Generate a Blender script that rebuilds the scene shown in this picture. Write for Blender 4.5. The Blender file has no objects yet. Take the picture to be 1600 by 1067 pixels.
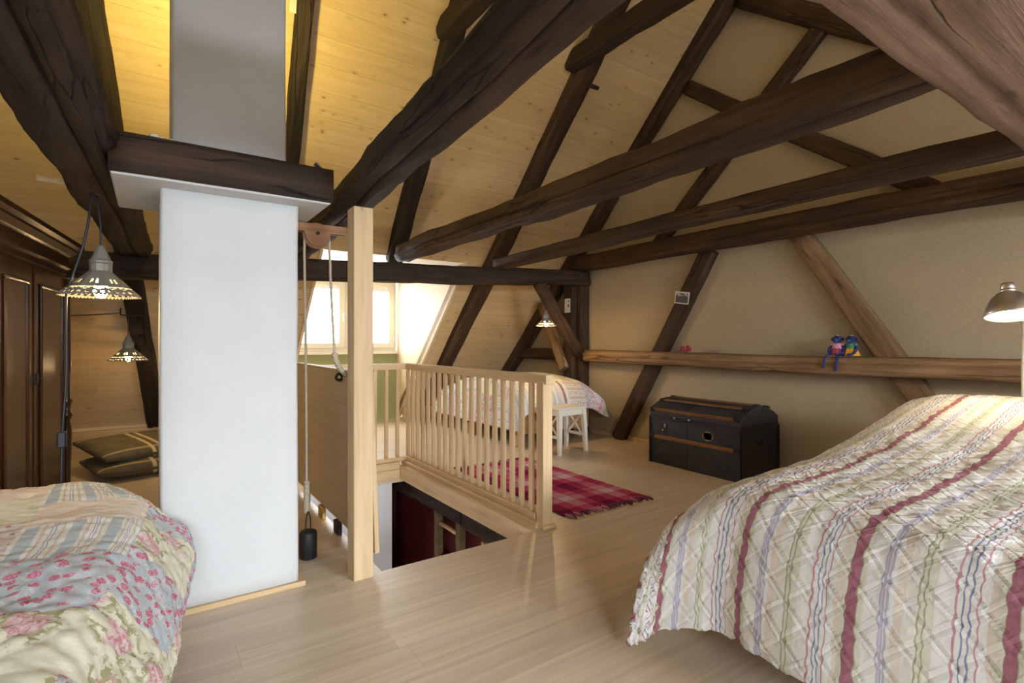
import bpy, bmesh, math, random
from mathutils import Vector, Matrix, noise
R = random.Random(7)
S = bpy.context.scene
COL = S.collection
PI = math.pi

# ------------------------------------------------------------------ camera, world, lights, exposure
cam = bpy.data.cameras.new('camera'); co = bpy.data.objects.new('camera', cam); COL.objects.link(co)
cam.sensor_width = 36; cam.lens = 815 / 1600 * 36; cam.clip_start = 0.02
co.location = (0, 0, 1.15); co.rotation_euler = (PI / 2, 0, -math.radians(34.684))
S.camera = co
S.view_settings.view_transform = 'Standard'; S.view_settings.look = 'None'
S.view_settings.gamma = 1; S.view_settings.use_curve_mapping = False
S.view_settings.exposure = 0.1
w = bpy.data.worlds.new('world'); S.world = w; w.use_nodes = True
w.node_tree.nodes['Background'].inputs[0].default_value = (0.93, 0.97, 1.0, 1)
w.node_tree.nodes['Background'].inputs[1].default_value = 7.0

def light(name, kind, loc, energy, color, size=None, rot=None, size_y=None, spot=None, blend=.5):
    l = bpy.data.lights.new(name, kind); o = bpy.data.objects.new(name, l); COL.objects.link(o)
    o.location = loc; l.energy = energy; l.color = color
    if kind == 'AREA':
        l.size = size
        if size_y: l.shape = 'RECTANGLE'; l.size_y = size_y
    elif size is not None: l.shadow_soft_size = size
    if kind == 'SPOT': l.spot_size = spot; l.spot_blend = blend
    if rot: o.rotation_euler = rot
    return o
def aim(o, tgt):
    o.rotation_euler = (Vector(tgt) - o.location).to_track_quat('-Z', 'Y').to_euler()
# daylight outside the dormer window and outside the windows behind the camera
L_dormer = light('daylight_dormer', 'AREA', (2.25, 7.75, 1.75), 140, (.93, .97, 1.0), 1.5, None, 1.3); aim(L_dormer, (2.6, 4.6, 0))
L_rear = light('daylight_rear', 'AREA', (-.3, -4.4, 2.3), 390, (.84, .92, 1.0), 2.4, None, 1.5); aim(L_rear, (-.2, 2, .9))
L_rear2 = light('daylight_rear_right', 'AREA', (2.6, -4.4, 2.3), 640, (.88, .94, 1.0), 2.4, None, 1.5); aim(L_rear2, (2.6, 2, .7))
L_down = light('daylight_stairwell', 'AREA', (.55, 2.4, -1.7), 28, (1, .95, .95), .6); aim(L_down, (1.7, 4.6, -.7))

# ------------------------------------------------------------------ helpers
def link(o, parent=None):
    COL.objects.link(o)
    if parent: o.parent = parent
    return o
def tag(o, label=None, cat=None, group=None, kind=None):
    if label: o['label'] = label
    if cat: o['category'] = cat
    if group: o['group'] = group
    if kind: o['kind'] = kind
    return o
def empty(name, loc=(0, 0, 0), rz=0, label=None, cat=None, group=None):
    o = bpy.data.objects.new(name, None); o.empty_display_size = .1; o.location = loc; o.rotation_euler = (0, 0, rz)
    link(o); tag(o, label, cat, group); return o
def copy_tree(o, parent=None):
    c = o.copy(); COL.objects.link(c); c.parent = parent
    for ch in list(o.children): copy_tree(ch, c)
    return c

class MB:
    def __init__(s): s.b = bmesh.new(); s.uv = None
    def face(s, vs, mi=0, smooth=False):
        try: f = s.b.faces.new(vs)
        except ValueError: return None
        f.material_index = mi; f.smooth = smooth; return f
    def box(s, x0, x1, y0, y1, z0, z1, mi=0, bev=0, M=None):
        v = [s.b.verts.new(p) for p in ((x0,y0,z0),(x1,y0,z0),(x1,y1,z0),(x0,y1,z0),(x0,y0,z1),(x1,y0,z1),(x1,y1,z1),(x0,y1,z1))]
        fs = [s.face([v[i] for i in q], mi) for q in ((3,2,1,0),(4,5,6,7),(0,1,5,4),(1,2,6,5),(2,3,7,6),(3,0,4,7))]
        if bev:
            es = list({e for f in fs for e in f.edges})
            r = bmesh.ops.bevel(s.b, geom=es, offset=bev, segments=1, affect='EDGES', clamp_overlap=True)
            v = list({x for f in r['faces'] for x in f.verts} | {x for x in v if x.is_valid})
            for f in r['faces']: f.material_index = mi
        if M is not None:
            for x in v: x.co = M @ x.co
        return s
    def rings(s, rings, mi=0, smooth=True, cap=True, closed=True):
        vr = [[s.b.verts.new(p) for p in r] for r in rings]
        for a, b in zip(vr, vr[1:]):
            n = len(a)
            for i in range(n if closed else n - 1):
                j = (i + 1) % n; s.face((a[i], a[j], b[j], b[i]), mi, smooth)
        if cap and closed:
            s.face(list(reversed(vr[0])), mi); s.face(vr[-1], mi)
        return vr
    def lathe(s, prof, n=24, c=(0, 0, 0), mi=0, cap=True, M=None, smooth=True):
        rr = []
        for r, z in prof:
            ring = [Vector((c[0] + r*math.cos(2*PI*i/n), c[1] + r*math.sin(2*PI*i/n), c[2] + z)) for i in range(n)]
            if M is not None: ring = [M @ p for p in ring]
            rr.append(ring)
        s.rings(rr, mi, smooth, cap); return s
    def tube(s, pts, r, n=8, mi=0, cap=True):
        pts = [Vector(p) for p in pts]; rr = []; up = None
        for i, p in enumerate(pts):
            d = (pts[min(i+1, len(pts)-1)] - pts[max(i-1, 0)]).normalized()
            if up is None:
                up = Vector((0, 0, 1)) if abs(d.z) < .9 else Vector((1, 0, 0))
            a = d.cross(up).normalized(); bb = a.cross(d).normalized(); up = bb
            rad = r[i] if isinstance(r, (list, tuple)) else r
            rr.append([p + (a*math.cos(2*PI*k/n) + bb*math.sin(2*PI*k/n))*rad for k in range(n)])
        s.rings(rr, mi, True, cap); return s
    def prism(s, poly, d0, d1, M=None, mi=0):
        """poly in (x,z), extruded along y"""
        a = [Vector((x, d0, z)) for x, z in poly]; b = [Vector((x, d1, z)) for x, z in poly]
        if M is not None: a = [M @ p for p in a]; b = [M @ p for p in b]
        s.rings([a, b], mi, False, True); return s
    def ball(s, c, r, sc=(1, 1, 1), u=14, v=10, mi=0, M=None):
        m = Matrix.Translation(c) @ (M or Matrix()) @ Matrix.Diagonal((r*sc[0], r*sc[1], r*sc[2], 1))
        q = bmesh.ops.create_uvsphere(s.b, u_segments=u, v_segments=v, radius=1, matrix=m)
        for x in q['verts']:
            for f in x.link_faces: f.material_index = mi; f.smooth = True
        return s
    def build(s, name, mats, parent=None, recalc=True, loc=None):
        if recalc: bmesh.ops.recalc_face_normals(s.b, faces=s.b.faces)
        me = bpy.data.meshes.new(name); s.b.to_mesh(me); s.b.free()
        for m in (mats if isinstance(mats, (list, tuple)) else [mats]): me.materials.append(m)
        o = bpy.data.objects.new(name, me); link(o, parent)
        if loc: o.location = loc
        return o
def smoothpath(pts, n=6):
    pts = [Vector(p) for p in pts]; out = []
    for i in range(len(pts)-1):
        p0, p1, p2, p3 = pts[max(i-1,0)], pts[i], pts[i+1], pts[min(i+2,len(pts)-1)]
        for k in range(n):
            t = k/n
            out.append(.5*((2*p1)+(p2-p0)*t+(2*p0-5*p1+4*p2-p3)*t*t+(3*p1-p0-3*p2+p3)*t**3))
    out.append(pts[-1]); return out

# ------------------------------------------------------------------ materials
class G:
    """tiny node-graph builder"""
    def __init__(s, name, rough=.6, metal=0, spec=.5):
        s.m = bpy.data.materials.new(name); s.m.use_nodes = True; s.t = s.m.node_tree
        s.bs = s.t.nodes['Principled BSDF']; s.bs.inputs['Roughness'].default_value = rough
        s.bs.inputs['Metallic'].default_value = metal; s.bs.inputs['Specular IOR Level'].default_value = spec
    def put(s, sock, v):
        if isinstance(v, bpy.types.NodeSocket): s.t.links.new(v, sock)
        elif isinstance(v, (tuple, list)) and len(v) == 3 and sock.type == 'RGBA': sock.default_value = (*v, 1)
        else: sock.default_value = v
    def n(s, typ, out=0, ins={}, **at):
        k = s.t.nodes.new('ShaderNode' + typ)
        for a, v in at.items(): setattr(k, a, v)
        for i, v in ins.items(): s.put(k.inputs[i], v)
        return k.outputs[out]
    def co(s, which='Object'): return s.n('TexCoord', which)
    def map(s, v, scale=(1, 1, 1), loc=(0, 0, 0), rot=(0, 0, 0)):
        return s.n('Mapping', 0, {0: v, 1: loc, 2: rot, 3: scale})
    def noise(s, v, scale, detail=4, rough=.55, dist=0, out=0):
        return s.n('TexNoise', out, {'Vector': v, 'Scale': scale, 'Detail': detail, 'Roughness': rough, 'Distortion': dist})
    def math(s, op, a, b=0, c=0): return s.n('Math', 0, {0: a, 1: b, 2: c}, operation=op)
    def ramp(s, f, stops, interp='LINEAR'):
        k = s.t.nodes.new('ShaderNodeValToRGB'); e = k.color_ramp.elements; k.color_ramp.interpolation = interp
        while len(e) < len(stops): e.new(.5)
        for x, (p, c) in zip(e, stops):
            x.position = p; x.color = (*c, 1) if not isinstance(c, (int, float)) else (c, c, c, 1)
        s.put(k.inputs[0], f); return k.outputs[0]
    def mix(s, f, a, b, mode='MIX'):
        k = s.t.nodes.new('ShaderNodeMix'); k.data_type = 'RGBA'; k.blend_type = mode
        s.put(k.inputs[0], f); s.put(k.inputs[6], a); s.put(k.inputs[7], b); return k.outputs[2]
    def rnd(s): return s.n('ObjectInfo', 'Random')
    def color(s, c): s.put(s.bs.inputs['Base Color'], c); return s
    def bump(s, h, strength=.3, dist=.01):
        s.put(s.bs.inputs['Normal'], s.n('Bump', 0, {'Strength': strength, 'Distance': dist, 'Height': h})); return s
    def sep(s, v): 
        k = s.t.nodes.new('ShaderNodeSeparateXYZ'); s.put(k.inputs[0], v); return k.outputs

def plain(name, col, rough=.6, metal=0, bump=0, bscale=60, spec=.5):
    g = G(name, rough, metal, spec); g.color(col)
    if bump: g.bump(g.noise(g.co(), bscale, 4), bump, .004)
    return g.m
def emit(name, col, strength):
    m = bpy.data.materials.new(name); m.use_nodes = True; b = m.node_tree.nodes['Principled BSDF']
    b.inputs['Base Color'].default_value = (*col, 1); b.inputs['Emission Color'].default_value = (*col, 1); b.inputs['Emission Strength'].default_value = strength
    return m

def timber(name, dark, mid, light_, rough=.72, bump=.6):
    g = G(name, rough, 0, .35); c = g.co(); r = g.rnd()
    off = g.n('CombineXYZ', 0, {0: g.math('MULTIPLY', r, 37.0), 1: g.math('MULTIPLY', r, 11.0)})
    v = g.n('VectorMath', 0, {0: c, 1: off}, operation='ADD')
    grain = g.noise(g.map(v, (1.6, 26, 26)), 1.0, 8, .65, .4)
    patch = g.noise(g.map(v, (.9, 3, 3)), 1.3, 5, .6)
    fine = g.noise(g.map(v, (6, 130, 130)), 1.0, 3)
    f = g.math('ADD', g.math('MULTIPLY', grain, .55), g.math('MULTIPLY', patch, .55))
    col = g.ramp(f, [(.34, dark), (.55, mid), (.74, light_)])
    knots = g.ramp(g.n('TexVoronoi', 'Distance', {'Vector': g.map(v, (2.2, 9, 9)), 'Scale': 1.0}), [(.0, 1.0), (.10, .5), (.16, 0.0)])
    col = g.mix(knots, col, tuple(x*.35 for x in dark))
    wv = g.n('VectorMath', 0, {0: g.map(v, (.55, 11, 11)), 1: g.n('VectorMath', 0, {0: g.noise(g.map(v, (2, 8, 8)), 1.0, 3, out=1), 1: (.5, .5, .5)}, operation='MULTIPLY')}, operation='ADD')
    fis = g.ramp(g.n('TexVoronoi', 'Distance', {'Vector': wv, 'Scale': 1.0}, feature='DISTANCE_TO_EDGE'), [(.0, 1.0), (.028, .0)])
    fis = g.math('MULTIPLY', fis, g.ramp(g.noise(g.map(v, (.8, 5, 5)), 1.0, 2), [(.50, 0.0), (.58, 1.0)]))
    col = g.mix(fis, col, tuple(x*.3 for x in dark))
    g.color(col)
    g.bump(g.math('SUBTRACT', g.math('ADD', g.math('MULTIPLY', grain, 1.0), g.math('MULTIPLY', fine, .35)), g.math('MULTIPLY', fis, 1.2)), bump, .012)
    return g.m
M_dark = timber('old_timber_dark', (.010, .006, .004), (.032, .018, .011), (.075, .040, .022))
M_black = timber('old_timber_black', (.006, .004, .003), (.018, .011, .007), (.042, .024, .013))
M_brown = timber('old_timber_brown', (.014, .008, .004), (.050, .026, .013), (.115, .062, .031))
M_light = timber('old_timber_worn', (.085, .046, .021), (.235, .137, .067), (.40, .258, .145))
M_ridge = timber('old_timber_faded', (.07, .042, .028), (.21, .13, .09), (.34, .23, .17))

def pine(name, a, b, knot=(.22, .10, .035), kscale=(2.6, 11, 11), tone=.16, rough=.55, gs=(1.3, 22, 22), knots=True):
    g = G(name, rough, 0, .3); c = g.co(); r = g.rnd()
    off = g.n('CombineXYZ', 0, {0: g.math('MULTIPLY', r, 53.0), 1: g.math('MULTIPLY', r, 17.0), 2: g.math('MULTIPLY', r, 5.0)})
    v = g.n('VectorMath', 0, {0: c, 1: off}, operation='ADD')
    k = g.n('TexVoronoi', 'Distance', {'Vector': g.map(v, kscale), 'Scale': 1.0, 'Randomness': 1.0})
    grain = g.noise(g.map(v, gs), 1.0, 6, .6, .8)
    col = g.ramp(grain, [(.35, a), (.68, b)])
    kk = g.ramp(g.sep(g.n('TexVoronoi', 'Color', {'Vector': g.map(v, kscale), 'Scale': 1.0, 'Randomness': 1.0}))[0], [(.36, 0.0), (.52, 1.0)])
    km = g.math('MULTIPLY', g.ramp(k, [(.035, 1.0), (.075, .7), (.115, .0)]), kk)
    halo = g.math('MULTIPLY', g.ramp(k, [(.10, .35), (.30, .0)]), kk)
    if knots: col = g.mix(halo, col, tuple(.6*x for x in a)); col = g.mix(km, col, knot)
    shade = g.math('ADD', g.math('MULTIPLY', r, tone), 1 - tone/2)
    col = g.mix(1.0, col, g.n('CombineColor', 0, {0: shade, 1: shade, 2: shade}), 'MULTIPLY')
    g.color(col); g.bump(grain, .08, .004); return g.m
M_ceil = pine('ceiling_pine', (.54, .385, .20), (.63, .47, .265), (.27, .13, .045), kscale=(6.5, 13, 13), tone=.06)
M_pine = pine('joinery_pine', (.60, .42, .23), (.74, .56, .34), (.33, .17, .07), kscale=(1.2, 9, 9), tone=.08)
M_dorm = pine('dormer_pine', (.66, .52, .34), (.74, .61, .43), (.34, .18, .08), tone=.05)
M_floor = pine('floor_laminate', (.56, .44, .315), (.70, .575, .43), (.46, .34, .21), kscale=(.3, 2, 2), tone=.09, rough=.33, gs=(.8, 30, 30), knots=False)
M_bedwood = pine('bed_wood', (.40, .22, .09), (.55, .33, .15), (.22, .10, .04), tone=.1)

def plaster(name, col, scale=9, bump=.25, var=.06, rough=.9):
    g = G(name, rough, 0, .2); c = g.co()
    f = g.noise(c, scale, 6, .6); f2 = g.noise(c, 90, 3, .6)
    lo = tuple(x*(1-var) for x in col); hi = tuple(min(1, x*(1+var)) for x in col)
    g.color(g.ramp(f, [(.3, lo), (.7, hi)])); g.bump(g.math('ADD', f, g.math('MULTIPLY', f2, .5)), bump, .006); return g.m
M_white = plaster('white_limewash', (.66, .675, .685), 5, .22, .03)
g = G('clay_plaster', .95, 0, .15); c = g.co()
f1 = g.noise(g.map(c, (1, 1, 1)), 70, 5, .7, 1.6); f2 = g.noise(c, 2.2, 4); f3 = g.noise(c, 160, 2)
colr = g.ramp(f1, [(.30, (.36, .285, .185)), (.52, (.44, .352, .235)), (.72, (.505, .412, .285))])
g.color(g.mix(g.math('MULTIPLY', f2, .35), colr, (.40, .322, .218))); g.bump(g.math('ADD', f1, f3), .28, .005); M_clay = g.m
M_green = plaster('olive_paint', (.30, .30, .125), 4, .08, .04, .7)
M_winframe = plain('window_frame_paint', (.74, .67, .52), .4)
M_lacewhite = plain('curtain_lace', (.9, .9, .88), .9)
M_metal = plain('galvanised_tin', (.27, .255, .225), .55, .35, .15, 25)
M_steel = plain('brushed_steel', (.72, .70, .67), .36, 1)
M_iron = plain('black_iron', (.012, .012, .013), .55, 0, .5, 90)
M_cable = plain('black_cable', (.014, .015, .019), .45)
M_switch = plain('black_switch', (.02, .024, .032), .3)
M_whitepaint = plain('white_paint', (.80, .76, .66), .38)
M_brass = plain('brass', (.55, .36, .12), .35, 1)
M_bulb = emit('lit_bulb', (1.0, .72, .34), 60)
M_bulb2 = emit('lit_bulb_white', (1.0, .86, .62), 45)
M_rope = G('hemp_rope', .95); _c = M_rope.co()
M_rope.color(M_rope.ramp(M_rope.n('TexWave', 0, {'Vector': M_rope.map(_c, (1, 1, 1)), 'Scale': 60.0, 'Distortion': 3.0}, bands_direction='DIAGONAL'), [(0, (.42, .35, .24)), (1, (.70, .62, .48))])); M_rope = M_rope.m
M_pulley = pine('pulley_wood', (.30, .145, .07), (.42, .22, .11), (.2, .09, .04), kscale=(.5, 3, 3), tone=.02)
M_redwall = plaster('dark_red_paint', (.065, .010, .007), 6, .1, .1, .6)
M_ladder = timber('ladder_wood', (.07, .045, .02), (.16, .105, .05), (.25, .17, .09))

def wardrobe_mat():
    g = G('polished_walnut', .22, 0, .5); c = g.co()
    f = g.noise(g.map(c, (18, 18, 1.4)), 1.0, 6, .6, .9)
    g.color(g.ramp(f, [(.3, (.022, .009, .004)), (.55, (.060, .026, .010)), (.75, (.10, .045, .018))])); return g.m
M_walnut = wardrobe_mat()
g = G('lit_walnut_column', .3); g.color((.20, .09, .025)); M_walnut_lit = g.m  # walnut of the near column with golden light put into its colour

# ------------------------------------------------------------------ structure
XW, YE, SUM = 4.6, 7.3, 7.36     # gable wall plane, eaves line, roof plane: y + z = SUM
HX0, HX1, HY0, HY1 = .95, 1.98, 2.52, 4.60
XL, YB = -3.0, -2.6
def piece(name, x0, x1, y0, y1, z0, z1, mat, parent, bev=0):
    """box whose origin sits at its own centre, local x along its length"""
    lx, ly = x1-x0, y1-y0
    m = MB()
    if lx >= ly:
        m.box(-lx/2, lx/2, -ly/2, ly/2, -(z1-z0)/2, (z1-z0)/2, 0, bev); o = m.build(name, mat, parent)
    else:
        m.box(-ly/2, ly/2, -lx/2, lx/2, -(z1-z0)/2, (z1-z0)/2, 0, bev); o = m.build(name, mat, parent); o.rotation_euler = (0, 0, PI/2)
    o.location = ((x0+x1)/2, (y0+y1)/2, (z0+z1)/2); return o
m = MB()
for a in ((XL, XW, YB, HY0), (XL, HX0, HY0, HY1), (HX1, XW, HY0, HY1), (XL, XW, HY1, YE)):
    m.box(a[0], a[1], a[2], a[3], -.16, -.016)
floor = m.build('floor', M_floor); floor['kind'] = 'structure'
pw = .19; y = -.24; row = 0
while y < YE - .01:
    y1 = min(y + pw, YE); x = XL - R.random()*1.5
    if row == 0: x = XL
    while x < XW:
        x1 = min(x + 1.95, XW); a = max(x, XL)
        if x1 - a > .05:
            segs = [(a, x1, y, y1)]
            if y1 > HY0 and y < HY1:
                segs = []
                if y < HY0 - .001: segs.append((a, x1, y, HY0))
                if y1 > HY1 + .001: segs.append((a, x1, HY1, y1))
                yy0, yy1 = max(y, HY0), min(y1, HY1)
                if a < HX0: segs.append((a, min(x1, HX0), yy0, yy1))
                if x1 > HX1: segs.append((max(a, HX1), x1, yy0, yy1))
            for q in segs:
                if q[1]-q[0] > .02 and q[3]-q[2] > .005:
                    piece('plank', q[0]+.0004, q[1]-.0004, q[2]+.0004, q[3]-.0004, -.016, 0, M_floor, floor)
        x = x1 if x1 < XW else XW + 1
    y = y1; row += 1
m = MB(); m.box(XL, XW, YB, -.24, -.016, 0); pf = m.build('floor_board_field', M_floor, floor)

# roof slope (ceiling) in pine boards; local frame: x along ridge, y down the slope, z inward normal
DX0, DX1, DZ = 1.40, 3.00, 2.06
DY = SUM - DZ
rt2 = math.sqrt(2)
ceil = MB(); ceil.box(XL, DX0, -4.78, 5.3, -.10, -.022); ceil.box(DX1, XW, -4.78, 5.3, -.10, -.022); ceil.box(DX0, DX1, -4.78, (DY-3.68)*rt2, -.10, -.022)
ceiling = ceil.build('ceiling', M_ceil); ceiling['kind'] = 'structure'
# plane point (x, 3.68, 3.68); slope-down dir (0,1,-1)/rt2 ; inward normal (0,-1,-1)/rt2
ceiling.matrix_world = Matrix(((1, 0, 0, 0), (0, 1/rt2, -1/rt2, 3.68), (0, -1/rt2, -1/rt2, 3.68), (0, 0, 0, 1)))
q = (SUM + .0 - 3.68 - 0.0)*rt2; bw = .20; q1 = (YE + .05 - 3.68)*rt2; row = 0; q = q1
while q > -4.7:
    q0 = q - bw; x = XL - (1.3*(row % 3)) - .2*R.random()
    while x < XW:
        x1 = min(x + 3.9, XW); a = max(x, XL)
        if x1 - a > .05:
            segs = [(a, x1)]; dq = (DY - 3.68)*rt2
            top = q0
            if q > dq + .005:
                if q0 < dq:   # split row at dormer head
                    pass
                segs = []
                if a < DX0: segs.append((a, min(x1, DX0)))
                if x1 > DX1: segs.append((max(a, DX1), x1))
                if q0 < dq - .02:
                    b0, b1 = max(a, DX0), min(x1, DX1)
                    if b1 - b0 > .02:
                        mm = MB(); mm.box(-(b1-b0)/2+.0006, (b1-b0)/2-.0006, -(dq-q0)/2, (dq-q0)/2-.001, -.011, .011)
                        o = mm.build('board', M_ceil, ceiling); o.location = ((b0+b1)/2, (q0+dq)/2, -.011)
            for s0, s1 in segs:
                if s1 - s0 < .03: continue
                mm = MB(); mm.box(-(s1-s0)/2+.0006, (s1-s0)/2-.0006, -bw/2+.0006, bw/2-.0006, -.011, .011)
                o = mm.build('board', M_ceil, ceiling); o.location = ((s0+s1)/2, (q0+q)/2, -.011)
        x = x1 if x1 < XW else XW + 1
    q = q0; row += 1
# far side of the roof (behind the camera) and other walls
m = MB(); m.box(XL, XW, .25, 4.80, -.10, 0); c2 = m.build('ceiling', M_ceil); c2['kind'] = 'structure'
c2.matrix_world = Matrix(((1, 0, 0, 0), (0, 1/rt2, 1/rt2, -3.03), (0, 1/rt2, -1/rt2, 3.90), (0, 0, 0, 1)))
def struct_box(name, mat, *boxes):
    m = MB()
    for b in boxes: m.box(*b)
    o = m.build(name, mat); o['kind'] = 'structure'; return o
m = MB(); m.prism([(YB, -.1), (YE+.2, -.1), (YE+.2, .2), (.3, 7.2), (YB, 4.5)], XW, XW+.2, Matrix(((0,1,0,0),(1,0,0,0),(0,0,1,0),(0,0,0,1))))
wg = m.build('wall_gable', M_clay); wg['kind'] = 'structure'
m = MB(); m.prism([(YB, -.1), (YE+.2, -.1), (YE+.2, .2), (.3, 7.2), (YB, 4.5)], XL-.2, XL, Matrix(((0,1,0,0),(1,0,0,0),(0,0,1,0),(0,0,0,1))))
wl = m.build('wall_left', M_white); wl['kind'] = 'structure'
# rear wall with two window openings (behind the camera)
o1, o2, o3, o4 = -1.05, .45, 1.85, 3.35
struct_box('wall_rear', M_white, (XL, XW, YB-.2, YB, -.1, .75), (XL, XW, YB-.2, YB, 2.0, 4.6), (XL, o1, YB-.2, YB, .75, 2.0), (o2, o3, YB-.2, YB, .75, 2.0), (o4, XW, YB-.2, YB, .75, 2.0))
# knee wall at the eaves
struct_box('wall_knee', M_ceil, (XL, DX0, 7.06, 7.12, 0, .20), (DX1, XW, 7.06, 7.12, 0, .20))
struct_box('baseboard_gable', M_pine, (XW-.018, XW, 2.2, 4.86, 0, .045), (XW-.018, XW, 5.08, 7.05, 0, .045))

# dormer
wd = struct_box('wall_dormer', M_green, (DX0-.1, DX1+.1, 7.34, 7.44, -.1, .98))
cheek = Matrix(((0,1,0,0),(1,0,0,0),(0,0,1,0),(0,0,0,1)))
tri = [(DY, DZ), (7.34, 0.0), (7.34, DZ)]
m = MB(); m.prism([(DY-.02, DZ), (7.30, .02), (7.44, -.1), (7.44, DZ+.05), (DY-.02, DZ+.05)], DX1, DX1+.03, cheek)
ck = m.build('wall_dormer_right', M_dorm); ck['kind'] = 'structure'; ck.data.transform(Matrix())
m = MB(); m.prism([(DY-.02, DZ), (7.30, .02), (7.44, -.1), (7.44, DZ+.05), (DY-.02, DZ+.05)], DX0-.03, DX0, cheek)
ck2 = m.build('wall_dormer_left', M_dorm); ck2['kind'] = 'structure'
struct_box('ceiling_dormer', M_whitepaint, (DX0-.03, DX1+.03, DY, 7.44, DZ, DZ+.05))
# opening edge trims running down the slope
for nm, xx in (('trim_1', DX1), ('trim_2', DX0-.02)):
    m = MB(); m.box(xx, xx+.02, (DY-3.68)*rt2, (7.30-3.68)*rt2, -.1, .012)
    o = m.build(nm, M_pine); o['kind'] = 'structure'; o.matrix_world = ceiling.matrix_world

# window_1
win = empty('window_1', (2.24, 7.33, 0.98)); win['kind'] = 'structure'
def frame_rect(mb, x0, x1, z0, z1, t, y0, y1, bev=.004):
    mb.box(x0, x0+t, y0, y1, z0, z1, 0, bev); mb.box(x1-t, x1, y0, y1, z0, z1, 0, bev)
    mb.box(x0+t, x1-t, y0, y1, z0, z0+t, 0, bev); mb.box(x0+t, x1-t, y0, y1, z1-t, z1, 0, bev)
m = MB(); frame_rect(m, -.78, .74, .03, 1.08, .05, -.01, .06); m.box(-.03, .03, -.012, .06, .08, 1.03, 0, .004); m.build('window_frame', M_winframe, win)
m = MB(); m.box(-.83, .76, -.05, .06, -.01, .03, 0, .004); m.build('window_sill', M_winframe, win)
gl = bpy.data.materials.new('window_glass'); gl.use_nodes = True; nt = gl.node_tree; nt.nodes.clear()
no = nt.nodes.new('ShaderNodeOutputMaterial'); mx = nt.nodes.new('ShaderNodeMixShader'); tr = nt.nodes.new('ShaderNodeBsdfTransparent'); gs = nt.nodes.new('ShaderNodeBsdfGlossy')
gs.inputs['Roughness'].default_value = .02; mx.inputs[0].default_value = .06
nt.links.new(tr.outputs[0], mx.inputs[1]); nt.links.new(gs.outputs[0], mx.inputs[2]); nt.links.new(mx.outputs[0], no.inputs[0])
for x0, x1, hx in ((-.735, -.025, -.045), (.025, .695, .045)):
    m = MB(); frame_rect(m, x0, x1, .075, 1.035, .075, -.035, .02, .006); sash = m.build('sash', M_winframe, win)
    m = MB(); m.box(x0+.07, x1-.07, -.002, .004, .145, .965); m.build('pane', gl, sash)
    m = MB(); m.box(hx*1.0-.012, hx+.012, -.05, -.035, .46, .56, 0, .004); m.box(hx-.009, hx+.009, -.075, -.06, .44, .57, 0, .004); m.box(hx-.008, hx+.008, -.065, -.045, .54, .56); m.build('handle', M_whitepaint, sash)
    hx2 = x0+.006 if x0 < -.1 else x1-.006
    for hz in (.15, .93):
        m = MB(); m.lathe([(.009, 0), (.009, .08)], 8, (hx2, -.045, hz)); m.build('hinge', M_whitepaint, sash)
    m = MB(); pts = 40; rr = []
    for k in range(pts+1):
        u = x0+.075+(x1-x0-.15)*k/pts; dy = -.012+.006*math.sin(k*1.9)
        rr.append([(u, dy, .985), (u, dy, .90 - .012*abs(math.sin(k*.9)))])
    m.rings(rr, 0, True, False, False); m.build('lace_valance', M_lacewhite, sash)

# stairwell below the opening
struct_box('wall_stairwell_far', M_white, (.0, 1.84, 4.62, 4.70, -2.5, -.158))
struct_box('wall_stairwell_right', M_redwall, (2.16, 2.24, 1.5, 5.4, -2.5, -.158), (1.7, 2.2, 5.3, 5.4, -2.5, -.158), (1.66, 1.74, 4.70, 5.4, -2.5, -.158))
struct_box('wall_stairwell_left', M_redwall, (.2, .28, 1.5, 4.7, -2.5, -.158))
struct_box('wall_stairwell_near', M_redwall, (.2, 2.2, 1.5, 1.58, -2.5, -.158))
struct_box('floor_below', M_floor, (.0, 2.4, 1.4, 5.5, -2.6, -2.5))

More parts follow.
